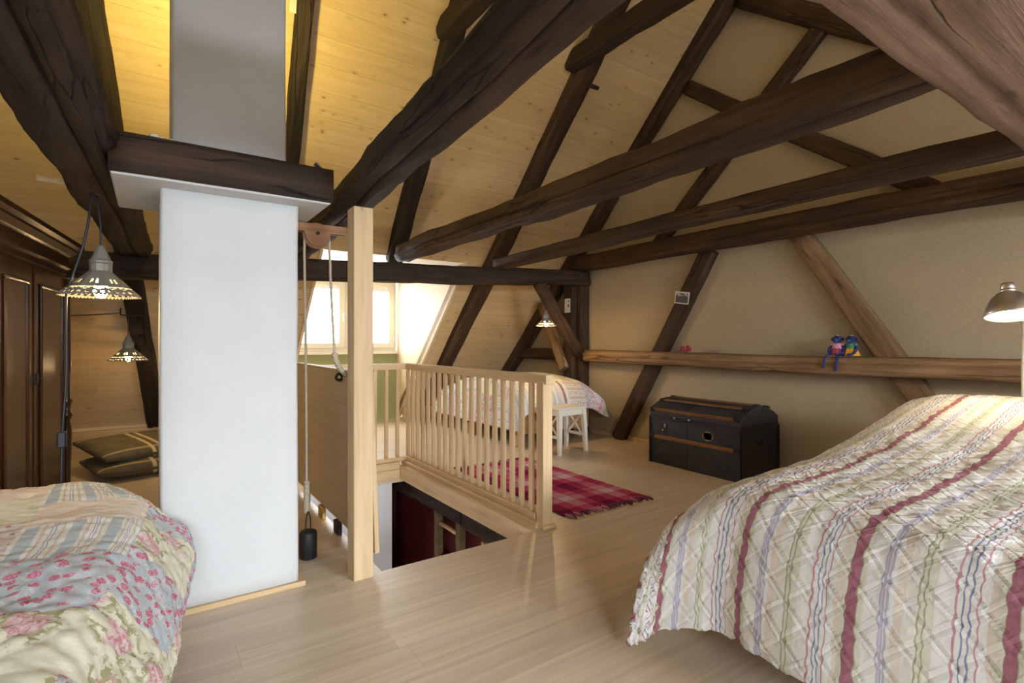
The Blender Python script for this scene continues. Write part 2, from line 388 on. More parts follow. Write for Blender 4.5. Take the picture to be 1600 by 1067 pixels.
# ------------------------------------------------------------------ old timbers
def timber_beam(name, label, p0, p1, w, h, mat, up=(0, 0, 1), w1=None, h1=None, wob=.012, crack=None, seed=0, cat='beam', group=None, round_=.35, n=None, big=0):
    p0, p1 = Vector(p0), Vector(p1); d = p1 - p0; L = d.length; x = d.normalized(); u = Vector(up)
    yv = u.cross(x).normalized(); z = x.cross(yv).normalized()
    w1 = w1 or w; h1 = h1 or h; n = n or max(8, int(L/.09))
    ex = 2/round_
    def sec(a):           # squarish section in polar form
        r = .5/((abs(math.cos(a))**ex + abs(math.sin(a))**ex)**(1/ex)); return r*math.cos(a), r*math.sin(a)
    crack = crack or []
    angs = [2*PI*(k+.5)/28 for k in range(28)]
    angs = [(a, None, 0) for a in angs if all(abs((a-ck[0]+PI) % (2*PI) - PI) > .20 for ck in crack)]
    for ci, ck in enumerate(crack):
        for dl in (-.055, 0, .055): angs.append((ck[0] % (2*PI) + dl, ci, dl))
    angs.sort(key=lambda q_: q_[0])
    m = MB(); rings = []
    for i in range(n+1):
        t = i/n; xx = L*t; ww = w + (w1-w)*t; hh = h + (h1-h)*t
        oy = wob*1.3*noise.noise((xx*.7, seed*3.1, 1)); oz = wob*1.3*noise.noise((xx*.7, seed*3.1, 9))
        sc = 1 + big*noise.noise((xx*.8, seed*5.3, 4))
        ring = []
        for ang, ci, dl in angs:
            f = 1; aa = ang
            if ci is not None:
                c0, t0, t1, dep = crack[ci][:4]
                aa = ang + .13*noise.noise((xx*1.3, seed*7.7, ci*3.3)) + .03*noise.noise((xx*7, seed*7.7, ci*3.3))
                if dl == 0 and t0 <= t <= t1:
                    f = 1 - dep*max(0, min(1, (t-t0)*9+(.6 if t0 <= 0 else 0), (t1-t)*9+(.6 if t1 >= 1 else 0)))*(.65+.5*noise.noise((xx*2.1, seed, 5)))
            a, b = sec(aa)
            py, pz = a*ww*sc, b*hh*sc
            nn = wob*(.8*noise.noise((xx*2.2, a*3+seed, b*3)) + .5*noise.noise((xx*6, a*9+seed, b*9)))
            f *= 1 + nn/max(.05, math.hypot(py, pz))
            ring.append((xx, py*f+oy, pz*f+oz))
        rings.append(ring)
    m.rings(rings, 0, True, True)
    o = m.build(name, mat); tag(o, label, cat, group)
    o.matrix_world = Matrix((( x.x, yv.x, z.x, p0.x), (x.y, yv.y, z.y, p0.y), (x.z, yv.z, z.z, p0.z), (0, 0, 0, 1)))
    # flat end caps, soft sides
    for f in o.data.polygons:
        if len(f.vertices) > 4: f.use_smooth = False
    return o
# tie beams (run from the roof purlin towards the ridge line)
timber_beam('tie_beam', 'massive dark cracked beam left of the chimney, in the upper left corner', (-.31, .95, 1.94), (-.10, 4.78, 1.86), .24, .17, M_dark, crack=[(4.45, 0, 1, .5), (3.9, .1, .7, .25)], seed=1, w1=.22, h1=.16, wob=.028, big=.06, round_=.45)
timber_beam('tie_beam', 'massive dark cracked beam resting on the pale pine post right of the chimney', (.795, .50, 2.00), (.98, 4.78, 1.86), .185, .14, M_dark, crack=[(5.0, 0, 1, .5), (5.75, .1, .45, .2)], seed=2, w1=.18, h1=.15, wob=.022, big=.07, round_=.5)
timber_beam('tie_beam', 'long dark knotty beam with yellow-lit top, second of the three right-hand beams from the wall inward', (2.03, .50, 2.045), (2.08, 4.92, 2.02), .19, .16, M_brown, crack=[(6.0, .1, .95, .35), (5.1, 0, .7, .35)], seed=3, wob=.022, big=.05, round_=.42)
timber_beam('tie_beam', 'slim straight dark beam between the knotty beam and the beam on the clay wall', (3.21, .50, 2.06), (3.22, 4.92, 2.02), .15, .12, M_brown, crack=[(5.15, .0, .7, .35)], seed=4, wob=.012, round_=.35)
timber_beam('tie_beam', 'brown beam lying flush along the clay gable wall above its slanting braces', (4.42, .50, 2.125), (4.42, 4.95, 2.125), .20, .185, M_brown, crack=[(6.1, 0, .7, .25)], seed=5, wob=.014, round_=.3)
timber_beam('ridge_girder', 'huge faded cracked girder crossing the upper right corner', (-2.6, .427, 2.095), (4.55, .427, 2.095), .36, .30, M_ridge, crack=[(5.05, 0, 1, .45), (4.4, .75, .95, .2), (5.5, .80, 1, .2)], seed=6, wob=.014, big=.03, round_=.3)
timber_beam('purlin', 'long dark horizontal purlin in front of the dormer window, carrying the beam ends', (-1.6, 4.87, 1.66), (4.50, 4.87, 1.935), .17, .185, M_dark, seed=7, wob=.014, round_=.28)
# rafters
NR = (0, -1, -1)
def rafter(label, a, b, w, h=.15, mat=M_black, seed=0, wob=.014):
    # a, b are points on the lower face (y+z = 7.2); centre sits h/2 above it
    off = Vector((0, 1, 1)).normalized()*(h/2)
    return timber_beam('rafter', label, Vector(a)+off, Vector(b)+off, w, h, mat, up=(0, 1, 1), seed=seed, wob=wob, cat='rafter', round_=.3, crack=[(1.6, .2, .8, .2)])
rafter('dark rafter behind the upper left beam, left of the white chimney', (-.44, 3.0, 4.2), (.04, 7.0, .2), .16, seed=11)
rafter('dark rafter beside the right edge of the white upper chimney stack', (.80, 3.0, 4.2), (1.02, 5.2, 2.0), .11, seed=12)
rafter('dark rafter rising above the pale pine post towards the collar timber', (1.93, 3.0, 4.2), (2.13, 5.24, 1.96), .16, seed=13)
rafter('dark rafter right of the dormer, ending on the boards beside the pine cheek', (3.31, 2.4, 4.8), (3.36, 7.0, .2), .20, mat=M_brown, seed=14)
rafter('dark end rafter lying along the gable wall', (4.49, 1.2, 6.0), (4.49, 7.0, .2), .18, mat=M_brown, seed=15)
timber_beam('collar_tie', 'short dark collar timber pegged to the rafter high above the purlin', (3.20, 3.66, 3.72), (3.20, 1.2, 3.72), .15, .17, M_dark, seed=16, wob=.012, cat='beam')
timber_beam('collar_tie', 'short dark collar timber at the top edge, meeting the rafter above the pine post', (1.93, 3.72, 3.62), (1.93, 1.2, 3.66), .15, .17, M_dark, seed=17, wob=.012, cat='beam')
# gable framing
def gable(name, label, a, b, w, mat, d=.10, x=None, seed=0, wob=.010, cat='brace', crack=None):
    x = XW - d/2 if x is None else x
    return timber_beam(name, label, (x, a[0], a[1]), (x, b[0], b[1]), d, w, mat, up=(1, 0, 0) if False else (0, -(b[1]-a[1]), (b[0]-a[0])), seed=seed, wob=wob, cat=cat, round_=.25, crack=crack)
gable('gable_brace', 'slanting brown brace with a small photograph pinned on it', (3.13, 2.06), (4.36, .0), .17, M_brown, .10, seed=21)
gable('gable_brace', 'slanting brown brace rising to the left of the cloth monkeys, split at its lower end', (2.27, 2.06), (1.05, .18), .17, M_light, .10, seed=22, crack=[(1.9, .5, 1, .5), (4.2, .5, 1, .5)])
gable('gable_brace', 'upper brown brace parallel to the end rafter, in the top right of the clay wall', (2.02, 3.80), (3.80, 2.20), .14, M_brown, .09, seed=23)
gable('gable_brace', 'topmost brown timber of the clay wall, running from the end rafter to the corner', (2.78, 4.36), (1.5, 3.36), .17, M_brown, .11, seed=24)
gable('gable_brace', 'upper dark brace sloping down behind the long beams from the end rafter', (3.40, 3.77), (1.30, 2.18), .14, M_brown, .09, seed=25)
timber_beam('wall_rail', 'weathered pale brown horizontal rail along the clay wall, holding the cloth monkeys', (4.48, 4.80, .975), (4.48, .2, .955), .20, .145, M_light, seed=26, wob=.010, cat='rail', round_=.3, crack=[(3.2, 0, .6, .25), (3.0, .5, 1, .2)])
timber_beam('corner_post', 'brown upright post under the purlin end with a paper card on it', (4.475, 5.10, .0), (4.475, 5.10, 1.98), .19, .15, M_brown, up=(1, 0, 0), seed=27, wob=.006, cat='post', round_=.22)
timber_beam('wall_stud', 'brown wall stud against the clay wall right beside the corner post', (4.53, 4.955, .0), (4.53, 4.955, 2.03), .10, .13, M_brown, up=(1, 0, 0), seed=28, wob=.006, cat='post', round_=.22)
timber_beam('purlin_brace', 'brown knee brace from the purlin down to the corner post, behind the small pendant lamp', (3.72, 4.85, 1.86), (4.36, 4.85, 1.0), .12, .12, M_brown, up=(0, 1, 0), seed=29, wob=.006, cat='brace', round_=.25)
gable('gable_brace', 'short lamp-lit brace at the foot of the corner post', (5.56, 1.66), (5.10, .80), .11, M_light, .10, x=4.34, seed=30)
timber_beam('short_rail', 'dark horizontal rail between the end rafter and the corner post', (4.50, 6.30, .98), (4.50, 5.02, .985), .14, .145, M_brown, seed=31, wob=.012, cat='rail', round_=.5)
# dark beam under the opening
timber_beam('trimmer_beam', 'rough charred dark beam below the railing inside the floor opening, nearer length', (2.10, 2.40, -.25), (2.10, 3.62, -.25), .17, .19, M_dark, seed=33, wob=.024, round_=.4)
timber_beam('trimmer_beam', 'rough charred dark beam below the railing inside the floor opening, farther length', (2.10, 3.66, -.25), (2.10, 5.25, -.25), .15, .17, M_dark, seed=34, wob=.024, round_=.4)
m = MB(); m.lathe([(.016, 0), (.014, .14)], 8); o = m.build('timber_peg', M_pine); tag(o, 'small pale wooden peg sticking out of the upper left beam', 'peg'); o.location = (-.27, 3.05, 1.86); o.rotation_euler = (0, -PI/2, .1)
m = MB(); m.lathe([(.022, 0), (.018, .12)], 8); o = m.build('timber_peg', M_dark); tag(o, 'dark wooden peg sticking out of the rafter under the collar timber', 'peg'); o.location = (3.38, 3.62, 3.56); o.rotation_euler = (0, PI/2, 0)

# ------------------------------------------------------------------ chimney
ch = empty('chimney', (.3, 2.9, 0), 0, 'whitewashed chimney column with a dark timber collar and narrower stack above', 'chimney')
def rough_box(x0, x1, y0, y1, z0, z1, mat, name, parent, seed=0, amp=.004, step=.08, bev=.012):
    m = MB(); rr = []; nz = max(2, int((z1-z0)/step)); per = []
    nx = max(2, int((x1-x0)/step)); ny = max(2, int((y1-y0)/step))
    for i in range(nx): per.append((x0+bev+(x1-x0-2*bev)*i/(nx-1), y0))
    for i in range(ny): per.append((x1, y0+bev+(y1-y0-2*bev)*i/(ny-1)))
    for i in range(nx): per.append((x1-bev-(x1-x0-2*bev)*i/(nx-1), y1))
    for i in range(ny): per.append((x0, y1-bev-(y1-y0-2*bev)*i/(ny-1)))
    for k in range(nz+1):
        z = z0+(z1-z0)*k/nz
        rr.append([(x+amp*noise.noise((x*3, z*2.5, y*3+seed)), y+amp*noise.noise((x*3+7, z*2.5, y*3+seed)), z) for x, y in per])
    m.rings(rr, 0, True, True); o = m.build(name, mat, parent); return o
ox, oy = -.3, -2.9
c1 = rough_box(.03, .572, 2.60, 3.10, 0, 1.80, M_white, 'lower_shaft', ch, 1); c1.location = (ox, oy, 0)
c2_ = rough_box(.075, .535, 2.68, 3.08, 1.84, 5.2, M_white, 'upper_stack', ch, 2); c2_.location = (ox, oy, 0)
m = MB(); m.box(-.128, .69, 2.475, 3.10, 1.787, 1.835, 0, .006); c3 = m.build('plaster_slab', M_white, ch, loc=(ox, oy, 0))
b = timber_beam('collar_timber', None, (-.132, 2.49, 1.869), (.692, 2.49, 1.869), .10, .15, M_dark, seed=41, wob=.004, cat=None, round_=.15)
b.parent = ch; b.matrix_parent_inverse = Matrix(); b.location = (b.location[0]+ox, b.location[1]+oy, b.location[2])
m = MB(); m.box(.026, .60, 2.58, 2.60, 0, .022); m.box(.572, .60, 2.60, 3.1, 0, .022); m.build('base_trim', M_pine, ch, loc=(ox, oy, 0))
# bits lying on the collar
m = MB()
for x, z, r in ((.03, 1.955, .02), (.055, 1.95, .014), (.085, 1.95, .012), (-.105, 1.95, .016)): m.ball((x-.02, 2.47, z-.004), r*.7, (1.3, 1, .8), 8, 6)
o = m.build('plaster_crumbs', M_whitepaint); tag(o, 'cream plaster crumbs lying on top of the dark chimney collar', 'crumbs', kind='stuff')
m = MB(); m.box(-.025, .025, -.02, .02, 0, .006, 0, 0, Matrix.Rotation(.7, 4, 'Y')); o = m.build('metal_bracket', M_metal); tag(o, 'small grey metal bracket lying on the right end of the chimney collar', 'bracket'); o.location = (.64, 2.50, 1.955)
m = MB(); m.box(-.02, .02, -.002, .002, -.16, .16, 0, 0); o = m.build('paper_slip', M_whitepaint); tag(o, 'white paper slip stuck to the rafter at the top beside the chimney stack', 'paper'); o.location = (.755, 3.55, 3.42); o.rotation_euler = (0, .05, 0)

# pine post
m = MB(); m.box(-.0475, .0475, -.05, .05, 0, 1.80, 0, .003)
o = m.build('pine_post', M_pine); tag(o, 'pale square pine post standing beside the trapdoor', 'post'); o.location = (.845, 2.53, 0)
o.data.transform(Matrix.Rotation(PI/2, 4, 'Y') ); o.data.transform(Matrix.Translation((0, 0, 0))); o.rotation_euler = (0, -PI/2, 0)

# ------------------------------------------------------------------ trapdoor, pulley, rope, weight
td = empty('trapdoor', (.925, 3.615, 0), 0, 'raised pine trapdoor standing upright on hinges along the floor opening', 'trapdoor')
tilt = Matrix.Rotation(-.035, 4, 'Y')
M_lid = pine('trapdoor_pine', (.70, .54, .32), (.78, .63, .41), (.34, .18, .08), kscale=(1.0, 6, 6), tone=.05)
for k in range(5):
    z0 = .075 + k*.18; m = MB(); m.box(-1.01, 1.01, -.02, .02, -.09+.0006, .09-.0006)
    o = m.build('plank', M_lid, td); o.matrix_local = tilt @ Matrix.Translation((.025, 0, z0+.09)) @ Matrix.Rotation(PI/2, 4, 'Z')
for yy in (-1.02, 1.02):
    m = MB(); m.box(-.46, .46, -.012, .012, -.021, .021, 0, .002); o = m.build('end_batten', M_pine, td); o.matrix_local = tilt @ Matrix.Translation((.025, yy, .53)) @ Matrix.Rotation(PI/2, 4, 'Y') @ Matrix.Rotation(PI/2, 4, 'X')
m = MB(); m.box(-1.01, 1.01, -.025, .025, -.008, .008, 0, .002); o = m.build('top_batten', M_pine, td); o.matrix_local = tilt @ Matrix.Translation((.025, 0, .983)) @ Matrix.Rotation(PI/2, 4, 'Z')
for yy in (-.75, -.45, -.1, .3, .7):
    m = MB(); m.box(-.012, .012, -.05, .05, .0, .075, 0, .003); m.build('hinge', M_iron if yy != -.1 else M_brass, td, loc=(-.005, yy, 0))
m = MB(); m.tube(smoothpath([(-.03, -.62, .95), (-.05, -.64, .97), (-.07, -.64, .95), (-.05, -.62, .93), (-.02, -.62, .94)]), .008, 6); m.ball((-.035, -.60, .93), .011); m.build('shackle', M_iron, td)

pb = empty('pulley_block', (.70, 2.92, 1.75), 0, 'reddish wooden pulley bracket fixed to the chimney under the dark beam', 'pulley')
def pulley_poly():
    p = [(-.13, .03), (.19, .03), (.19, -.012), (.10, -.014)]
    for k in range(0, 13):
        a = -.15 - (PI-.3)*k/12; p.append((.035+.062*math.cos(a), -.028+.062*math.sin(a)))
    p += [(-.035, -.014), (-.13, -.012)]; return p
for d0, d1, nm in ((-.028, -.016, 'cheek'), (.016, .028, 'cheek')):
    m = MB(); m.prism(pulley_poly(), d0, d1); m.build(nm, M_pulley, pb)
m = MB(); m.lathe([(.07, -.013), (.058, -.004), (.058, .004), (.07, .013)], 28, M=Matrix.Translation((.035, 0, -.03)) @ Matrix.Rotation(PI/2, 4, 'X')); m.build('wheel', M_pulley, pb)
m = MB(); m.lathe([(.010, -.036), (.010, .036)], 10, M=Matrix.Translation((.035, 0, -.02)) @ Matrix.Rotation(PI/2, 4, 'X')); m.build('axle', M_iron, pb)
ro = empty('rope', (.69, 2.92, .3), 0, 'natural hemp rope running over the pulley from trapdoor to black weight', 'rope')
def rope_mesh(pts, r, name, tw=55.0):
    pts = smoothpath(pts, 10); m = MB(); rr = []; acc = 0
    for i, p in enumerate(pts):
        d = (pts[min(i+1, len(pts)-1)] - pts[max(i-1, 0)]).normalized(); a = d.orthogonal().normalized()
        a = d.cross(Vector((.3, 1, .2))).normalized(); b = a.cross(d)
        if i: acc += (pts[i]-pts[i-1]).length*tw
        rr.append([p + (a*math.cos(2*PI*k/9) + b*math.sin(2*PI*k/9))*r*(1+.22*math.cos(3*(2*PI*k/9)+acc)) for k in range(9)])
    m.rings(rr, 0, True, True); return m.build(name, M_rope, ro, loc=(-.69, -2.92, -.3))
rope_mesh([(.685, 2.92, .36), (.683, 2.92, .8), (.678, 2.92, 1.3), (.673, 2.92, 1.70), (.683, 2.92, 1.755), (.735, 2.92, 1.78), (.79, 2.92, 1.755), (.802, 2.92, 1.70), (.812, 2.92, 1.45), (.828, 2.92, 1.15), (.835, 2.92, 1.06), (.865, 2.915, .99), (.90, 2.91, .955)], .0065, 'rope_line')
m = MB()
for k in range(16): m.lathe([(.013, 0), (.0165, .004), (.0165, .007), (.013, .0105)], 12, (.685, 2.92, .235+k*.0105), cap=False)
m.lathe([(.013, 0), (.013, .17)], 10, (.685, 2.92, .235)); m.build('bound_loop', M_rope, ro, loc=(-.69, -2.92, -.3))
prev = Vector((.832, 2.92, 1.09)); m = MB()
for k, p in enumerate(smoothpath([(.832, 2.92, 1.08), (.838, 2.919, 1.05), (.86, 2.915, 1.00), (.89, 2.91, .965)], 5)):
    m.ball(p, .017, (1, 1, .6), 10, 6)
m.build('bound_loop', M_rope, ro, loc=(-.69, -2.92, -.3))
wt = empty('counterweight', (.688, 2.90, 0), 0, 'black iron cylinder counterweight on the floor beside the chimney', 'weight')
m = MB(); m.lathe([(.040, 0), (.044, .004), (.0445, .13), (.040, .142), (.0, .144)], 28); m.build('body', M_iron, wt)
m = MB(); m.tube(smoothpath([(-.012, 0, .14), (-.011, 0, .20), (0, 0, .245), (.011, 0, .20), (.012, 0, .14)]), .0035, 6); m.build('eye_loop', M_iron, wt)

# ------------------------------------------------------------------ railing
rl = empty('stair_railing', (2.0, 2.56, 0), 0, 'pale pine balustrade guarding the far and right sides of the floor opening', 'railing')
def rpiece(name, x0, x1, y0, y1, z0, z1, bev=.003):
    o = piece(name, x0-2.0, x1-2.0, y0-2.56, y1-2.56, z0, z1, M_pine, rl, bev); return o
rpiece('top_rail', 1.975, 2.035, 2.49, 4.66, .888, .945)
rpiece('top_rail', .95, 1.975, 4.60, 4.66, .888, .945)
rpiece('base_rail', 1.972, 2.05, 2.60, 4.66, .035, .072)
rpiece('base_rail', .95, 1.972, 4.59, 4.66, .035, .072)
rpiece('curb_strip', 1.940, 2.04, 2.55, 4.64, -.01, .034)
rpiece('curb_strip', 1.903, 1.975, 2.53, 4.57, -.13, .002)
rpiece('curb_strip', .955, 1.902, 4.575, 4.60, -.035, .034)
rpiece('curb_strip', .955, 1.902, 4.575, 4.60, -.12, -.037)
def vpost(name, x, y, t, z0, z1, parent, org, mat=M_pine, bev=.002):
    m = MB(); L = z1-z0; m.box(-L/2, L/2, -t/2, t/2, -t/2, t/2, 0, bev); o = m.build(name, mat, parent)
    o.location = (x-org[0], y-org[1], (z0+z1)/2); o.rotation_euler = (0, -PI/2, 0); return o
org = (2.0, 2.56)
vpost('newel_post', 2.005, 2.545, .072, .02, .90, rl, org, bev=.004)
m = MB(); m.box(-.052, .052, -.052, .052, 0, .026, 0, .004); m.build('newel_base', M_pine, rl, loc=(.008, -.015, 0))
b0 = vpost('baluster', 2.005, 4.63, .030, .072, .888, rl, org)
for k in range(1, 19):
    c = b0.copy(); COL.objects.link(c); c.parent = rl; c.location = (.005, 4.63-2.56-k*.1085, .48)
for k in range(1, 10):
    c = b0.copy(); COL.objects.link(c); c.parent = rl; c.location = (.005-k*.108, 4.63-2.56, .48)
# ladder in stairwell
ld = empty('ladder', (2.10, 3.98, -2.45), 0, 'old wooden ladder leaning on the dark red wall down in the stairwell', 'ladder')
for yy in (-.20, .20):
    m = MB(); m.box(-.03, .03, -.035, .035, 0, 2.12, 0, .004); m.build('stile', M_ladder, ld, loc=(0, yy, 0))
for k in range(7):
    m = MB(); m.tube([(0, -.18, .2+k*.3), (0, .18, .2+k*.3)], .018, 8); m.build('rung', M_pine, ld)
hr = MB(); hr.tube(smoothpath([(1.45, 3.6, -1.0), (1.45, 3.0, -.72), (1.45, 2.72, -.66), (1.45, 2.6, -.70)]), .035, 12); o = hr.build('handrail', M_metal); tag(o, 'grey rounded handrail end down in the stairwell opening', 'handrail')
m = MB(); m.box(2.06, 2.15, 3.05, 3.40, -2.5, -.36, 0, .01); o = m.build('door_board', M_bedwood); tag(o, 'brown wooden board standing below the charred beam in the stairwell', 'board')

# ------------------------------------------------------------------ quilts
def cr(p0, p1, p2, p3, t): return .5*((2*p1)+(p2-p0)*t+(2*p0-5*p1+4*p2-p3)*t*t+(3*p1-p0-3*p2+p3)*t**3)
def quilt(name, net, uvu, uvv, nu, nv, mats, patchfn, quiltfn, label, cat, thick=.012, amp=.006, nz=(1.3, .6)):
    """net[i][j] control points; uvu/uvv = distances (m) for rows/cols"""
    Rn, Cn = len(net), len(net[0]); P = [[Vector(p) for p in r] for r in net]
    def ev(a, b):
        i = min(int(a), Rn-2); t = a-i; j = min(int(b), Cn-2); s = b-j
        rows = []
        for ii in (i-1, i, i+1, i+2):
            r = P[max(0, min(Rn-1, ii))]
            rows.append(cr(*[r[max(0, min(Cn-1, jj))] for jj in (j-1, j, j+1, j+2)], s))
        return cr(*rows, t)
    def locate(dist, x):
        for k in range(len(dist)-1):
            if x <= dist[k+1] or k == len(dist)-2: return k + (x-dist[k])/(dist[k+1]-dist[k])
    pts = []; uvs = []
    for a in range(nu+1):
        ud = uvu[0] + (uvu[-1]-uvu[0])*a/nu; fa = max(0, min(Rn-1.0001, locate(uvu, ud)))
        for b in range(nv+1):
            vd = uvv[0] + (uvv[-1]-uvv[0])*b/nv; fb = max(0, min(Cn-1.0001, locate(uvv, vd)))
            pts.append(ev(fa, fb)); uvs.append((ud, vd))
    W = nv+1; out = []
    for a in range(nu+1):
        for b in range(nv+1):
            p = pts[a*W+b]
            du = pts[min(a+1, nu)*W+b]-pts[max(a-1, 0)*W+b]; dv = pts[a*W+min(b+1, nv)]-pts[a*W+max(b-1, 0)]
            n_ = du.cross(dv)
            if n_.length > 0: n_.normalize()
            u, v = uvs[a*W+b]
            h = amp*quiltfn(u, v) + amp*nz[0]*noise.noise((u*5, v*5, 3)) + amp*nz[1]*noise.noise((u*24, v*24, 8))
            out.append(p + n_*h)
    faces = []; mi = []
    for a in range(nu):
        for b in range(nv):
            faces.append((a*W+b, (a+1)*W+b, (a+1)*W+b+1, a*W+b+1))
            u, v = uvs[a*W+b]; mi.append(patchfn(u, v))
    me = bpy.data.meshes.new(name); me.from_pydata(out, [], faces); ul = me.uv_layers.new(name='UVMap')
    for l in me.loops: ul.data[l.index].uv = uvs[l.vertex_index]
    me.polygons.foreach_set('material_index', mi); me.polygons.foreach_set('use_smooth', [True]*len(faces))
    for mt in mats: me.materials.append(mt)
    o = bpy.data.objects.new(name, me); link(o); tag(o, label, cat)
    sol = o.modifiers.new('thickness', 'SOLIDIFY'); sol.thickness = thick; sol.offset = -1
    return o
def groove(x, per, wd):
    f = (x/per) % 1.0; d = min(f, 1-f)*per
    return -max(0, 1-d/wd)
def fabric_bump(g, uv, strength=.45, quilt='lines'):
    n1 = g.noise(uv, 26, 4, .6); n2 = g.n('TexWave', 0, {'Vector': uv, 'Scale': 170.0, 'Distortion': .6})
    h = g.math('ADD', n1, g.math('MULTIPLY', n2, .10))
    if quilt == 'lines':
        h = g.math('ADD', h, g.math('MULTIPLY', g.n('TexWave', 0, {'Vector': uv, 'Scale': 11.0, 'Distortion': 2.5, 'Detail': 1.0}, bands_direction='DIAGONAL'), .55))
    elif quilt == 'diamond':
        q_ = g.sep(uv)
        for sgn in (1, -1):
            fr = g.math('FRACT', g.math('DIVIDE', g.math('ADD', q_[0], g.math('MULTIPLY', q_[1], sgn)), .10))
            h = g.math('SUBTRACT', h, g.ramp(g.math('ABSOLUTE', g.math('SUBTRACT', fr, .5)), [(.38, 0.0), (.5, 1.0)]))
    g.bump(h, strength, .012)

# striped quilt fabric: v runs across the bed
def striped_fabric():
    g = G('striped_cotton', .9, 0, .15); uv = g.co('UV'); x = g.sep(uv)
    f = g.math('FRACT', g.math('DIVIDE', g.math('ADD', x[1], g.math('MULTIPLY', g.noise(uv, 5, 1), .002)), .325))
    cr_ = (.84, .81, .74); wh = (.88, .87, .83); be = (.74, .71, .58); pl = (.36, .085, .15); la = (.52, .50, .66); gr = (.36, .42, .23); bl = (.22, .26, .50); pk = (.62, .28, .36); pe = (.82, .72, .62)
    st = [(0, pl), (.035, pl), (.037, gr), (.044, be), (.075, cr_), (.09, wh), (.185, wh), (.20, la), (.215, wh), (.222, la), (.240, wh), (.248, la), (.268, wh), (.30, pe), (.36, cr_), (.45, gr), (.463, be), (.485, gr), (.50, be), (.55, wh), (.66, pk), (.672, wh), (.705, bl), (.717, wh), (.745, bl), (.757, wh), (.79, pk), (.802, wh), (.86, pe), (.90, be), (.95, gr)]
    st += [(.957, pl)]
    col = g.ramp(f, st, 'CONSTANT')
    g.color(g.mix(g.math('MULTIPLY', g.noise(uv, 55, 3), .25), col, (.84, .82, .77))); fabric_bump(g, uv, .5, 'diamond'); return g.m
# ColorRamp allows 32 stops at most
M_stripe = striped_fabric()
M_lining = plain('quilt_lining', (.80, .76, .62), .9)

def rose_fabric(name, base, rose, leaf, scale, size, kp=.36):
    g = G(name, .9, 0, .15); uv = g.co('UV')
    wob = g.n('VectorMath', 0, {0: uv, 1: g.n('VectorMath', 0, {0: g.noise(uv, scale*3, 3, out=1), 1: (.07*6/scale,)*3}, operation='MULTIPLY')}, operation='ADD')
    vo = g.t.nodes.new('ShaderNodeTexVoronoi'); g.put(vo.inputs['Vector'], wob); vo.inputs['Scale'].default_value = scale; vo.inputs['Randomness'].default_value = .85
    d, cc = vo.outputs['Distance'], vo.outputs['Color']
    petals = g.noise(g.n('VectorMath', 0, {0: uv, 1: cc}, operation='ADD'), scale*4.5, 2, .5, 2.5)
    rcol = g.ramp(petals, [(.36, rose[0]), (.5, rose[1]), (.62, rose[2])])
    keep = g.ramp(g.sep(cc)[0], [(kp, 0.0), (kp+.06, 1.0)])
    rm = g.math('MULTIPLY', g.ramp(d, [(size*.8, 1.0), (size, 0.0)]), keep)
    ln = g.noise(uv, scale*4, 3, .6)
    lm = g.math('MULTIPLY', g.math('MULTIPLY', g.ramp(d, [(size*1.25, 1.0), (size*1.75, 0.0)]), g.ramp(ln, [(.50, 0.0), (.54, 1.0)])), keep)
    small = g.n('TexVoronoi', 'Distance', {'Vector': uv, 'Scale': scale*3.3})
    sm = g.math('MULTIPLY', g.ramp(small, [(.16, .6), (.22, 0.0)]), g.ramp(g.noise(uv, scale*.9, 2), [(.50, 0.0), (.56, 1.0)]))
    col = g.mix(sm, base, rose[2]); col = g.mix(lm, col, leaf); col = g.mix(rm, col, rcol)
    g.color(col); fabric_bump(g, uv); return g.m
M_rose = rose_fabric('rose_print', (.89, .87, .70), ((.74, .32, .38), (.82, .56, .57), (.86, .76, .72)), (.46, .46, .26), 7.0, .40)
M_small = rose_fabric('blue_small_floral', (.58, .64, .70), ((.52, .06, .17), (.70, .20, .33), (.82, .62, .67)), (.76, .78, .77), 34, .50, .22)
def stripe_patch():
    g = G('blue_ticking', .9, 0, .15); uv = g.co('UV'); x = g.sep(uv); f = g.math('FRACT', g.math('DIVIDE', x[1], .085))
    wh = (.88, .86, .82); bl = (.56, .64, .68); db = (.32, .36, .52); tn = (.72, .64, .54)
    g.color(g.ramp(f, [(0, bl), (.30, wh), (.40, tn), (.46, wh), (.58, db), (.60, wh), (.66, db), (.68, wh), (.80, tn), (.86, wh)], 'CONSTANT')); fabric_bump(g, uv); return g.m
def gingham():
    g = G('peach_gingham', .9, 0, .15); uv = g.co('UV')
    ck = g.n('TexChecker', 0, {'Vector': uv, 'Color1': (.86, .72, .60, 1), 'Color2': (.90, .84, .76, 1), 'Scale': 180.0}); g.color(ck); fabric_bump(g, uv); return g.m
def lace_band():
    g = G('lace_band_print', .9, 0, .15); uv = g.co('UV'); x = g.sep(uv); f = g.math('FRACT', g.math('DIVIDE', x[0], .10))
    base = g.ramp(f, [(0, (.70, .55, .52)), (.30, (.82, .78, .70)), (.42, (.80, .74, .66)), (.88, (.82, .78, .70))], 'CONSTANT')
    d = g.n('TexVoronoi', 'Distance', {'Vector': g.map(uv, (1, 1, 1)), 'Scale': 55.0})
    msk = g.math('MULTIPLY', g.ramp(d, [(.30, 1.0), (.36, 0.0)]), g.ramp(f, [(.42, 0.0), (.50, 1.0), (.80, 1.0), (.88, 0.0)]))
    g.color(g.mix(msk, base, g.ramp(g.noise(uv, 40, 2), [(.45, (.30, .31, .24)), (.55, (.55, .28, .32))]))); fabric_bump(g, uv); return g.m
M_tick, M_ging, M_lace = stripe_patch(), gingham(), lace_band()
PATCH = [M_rose, M_small, M_tick, M_ging, M_lace]

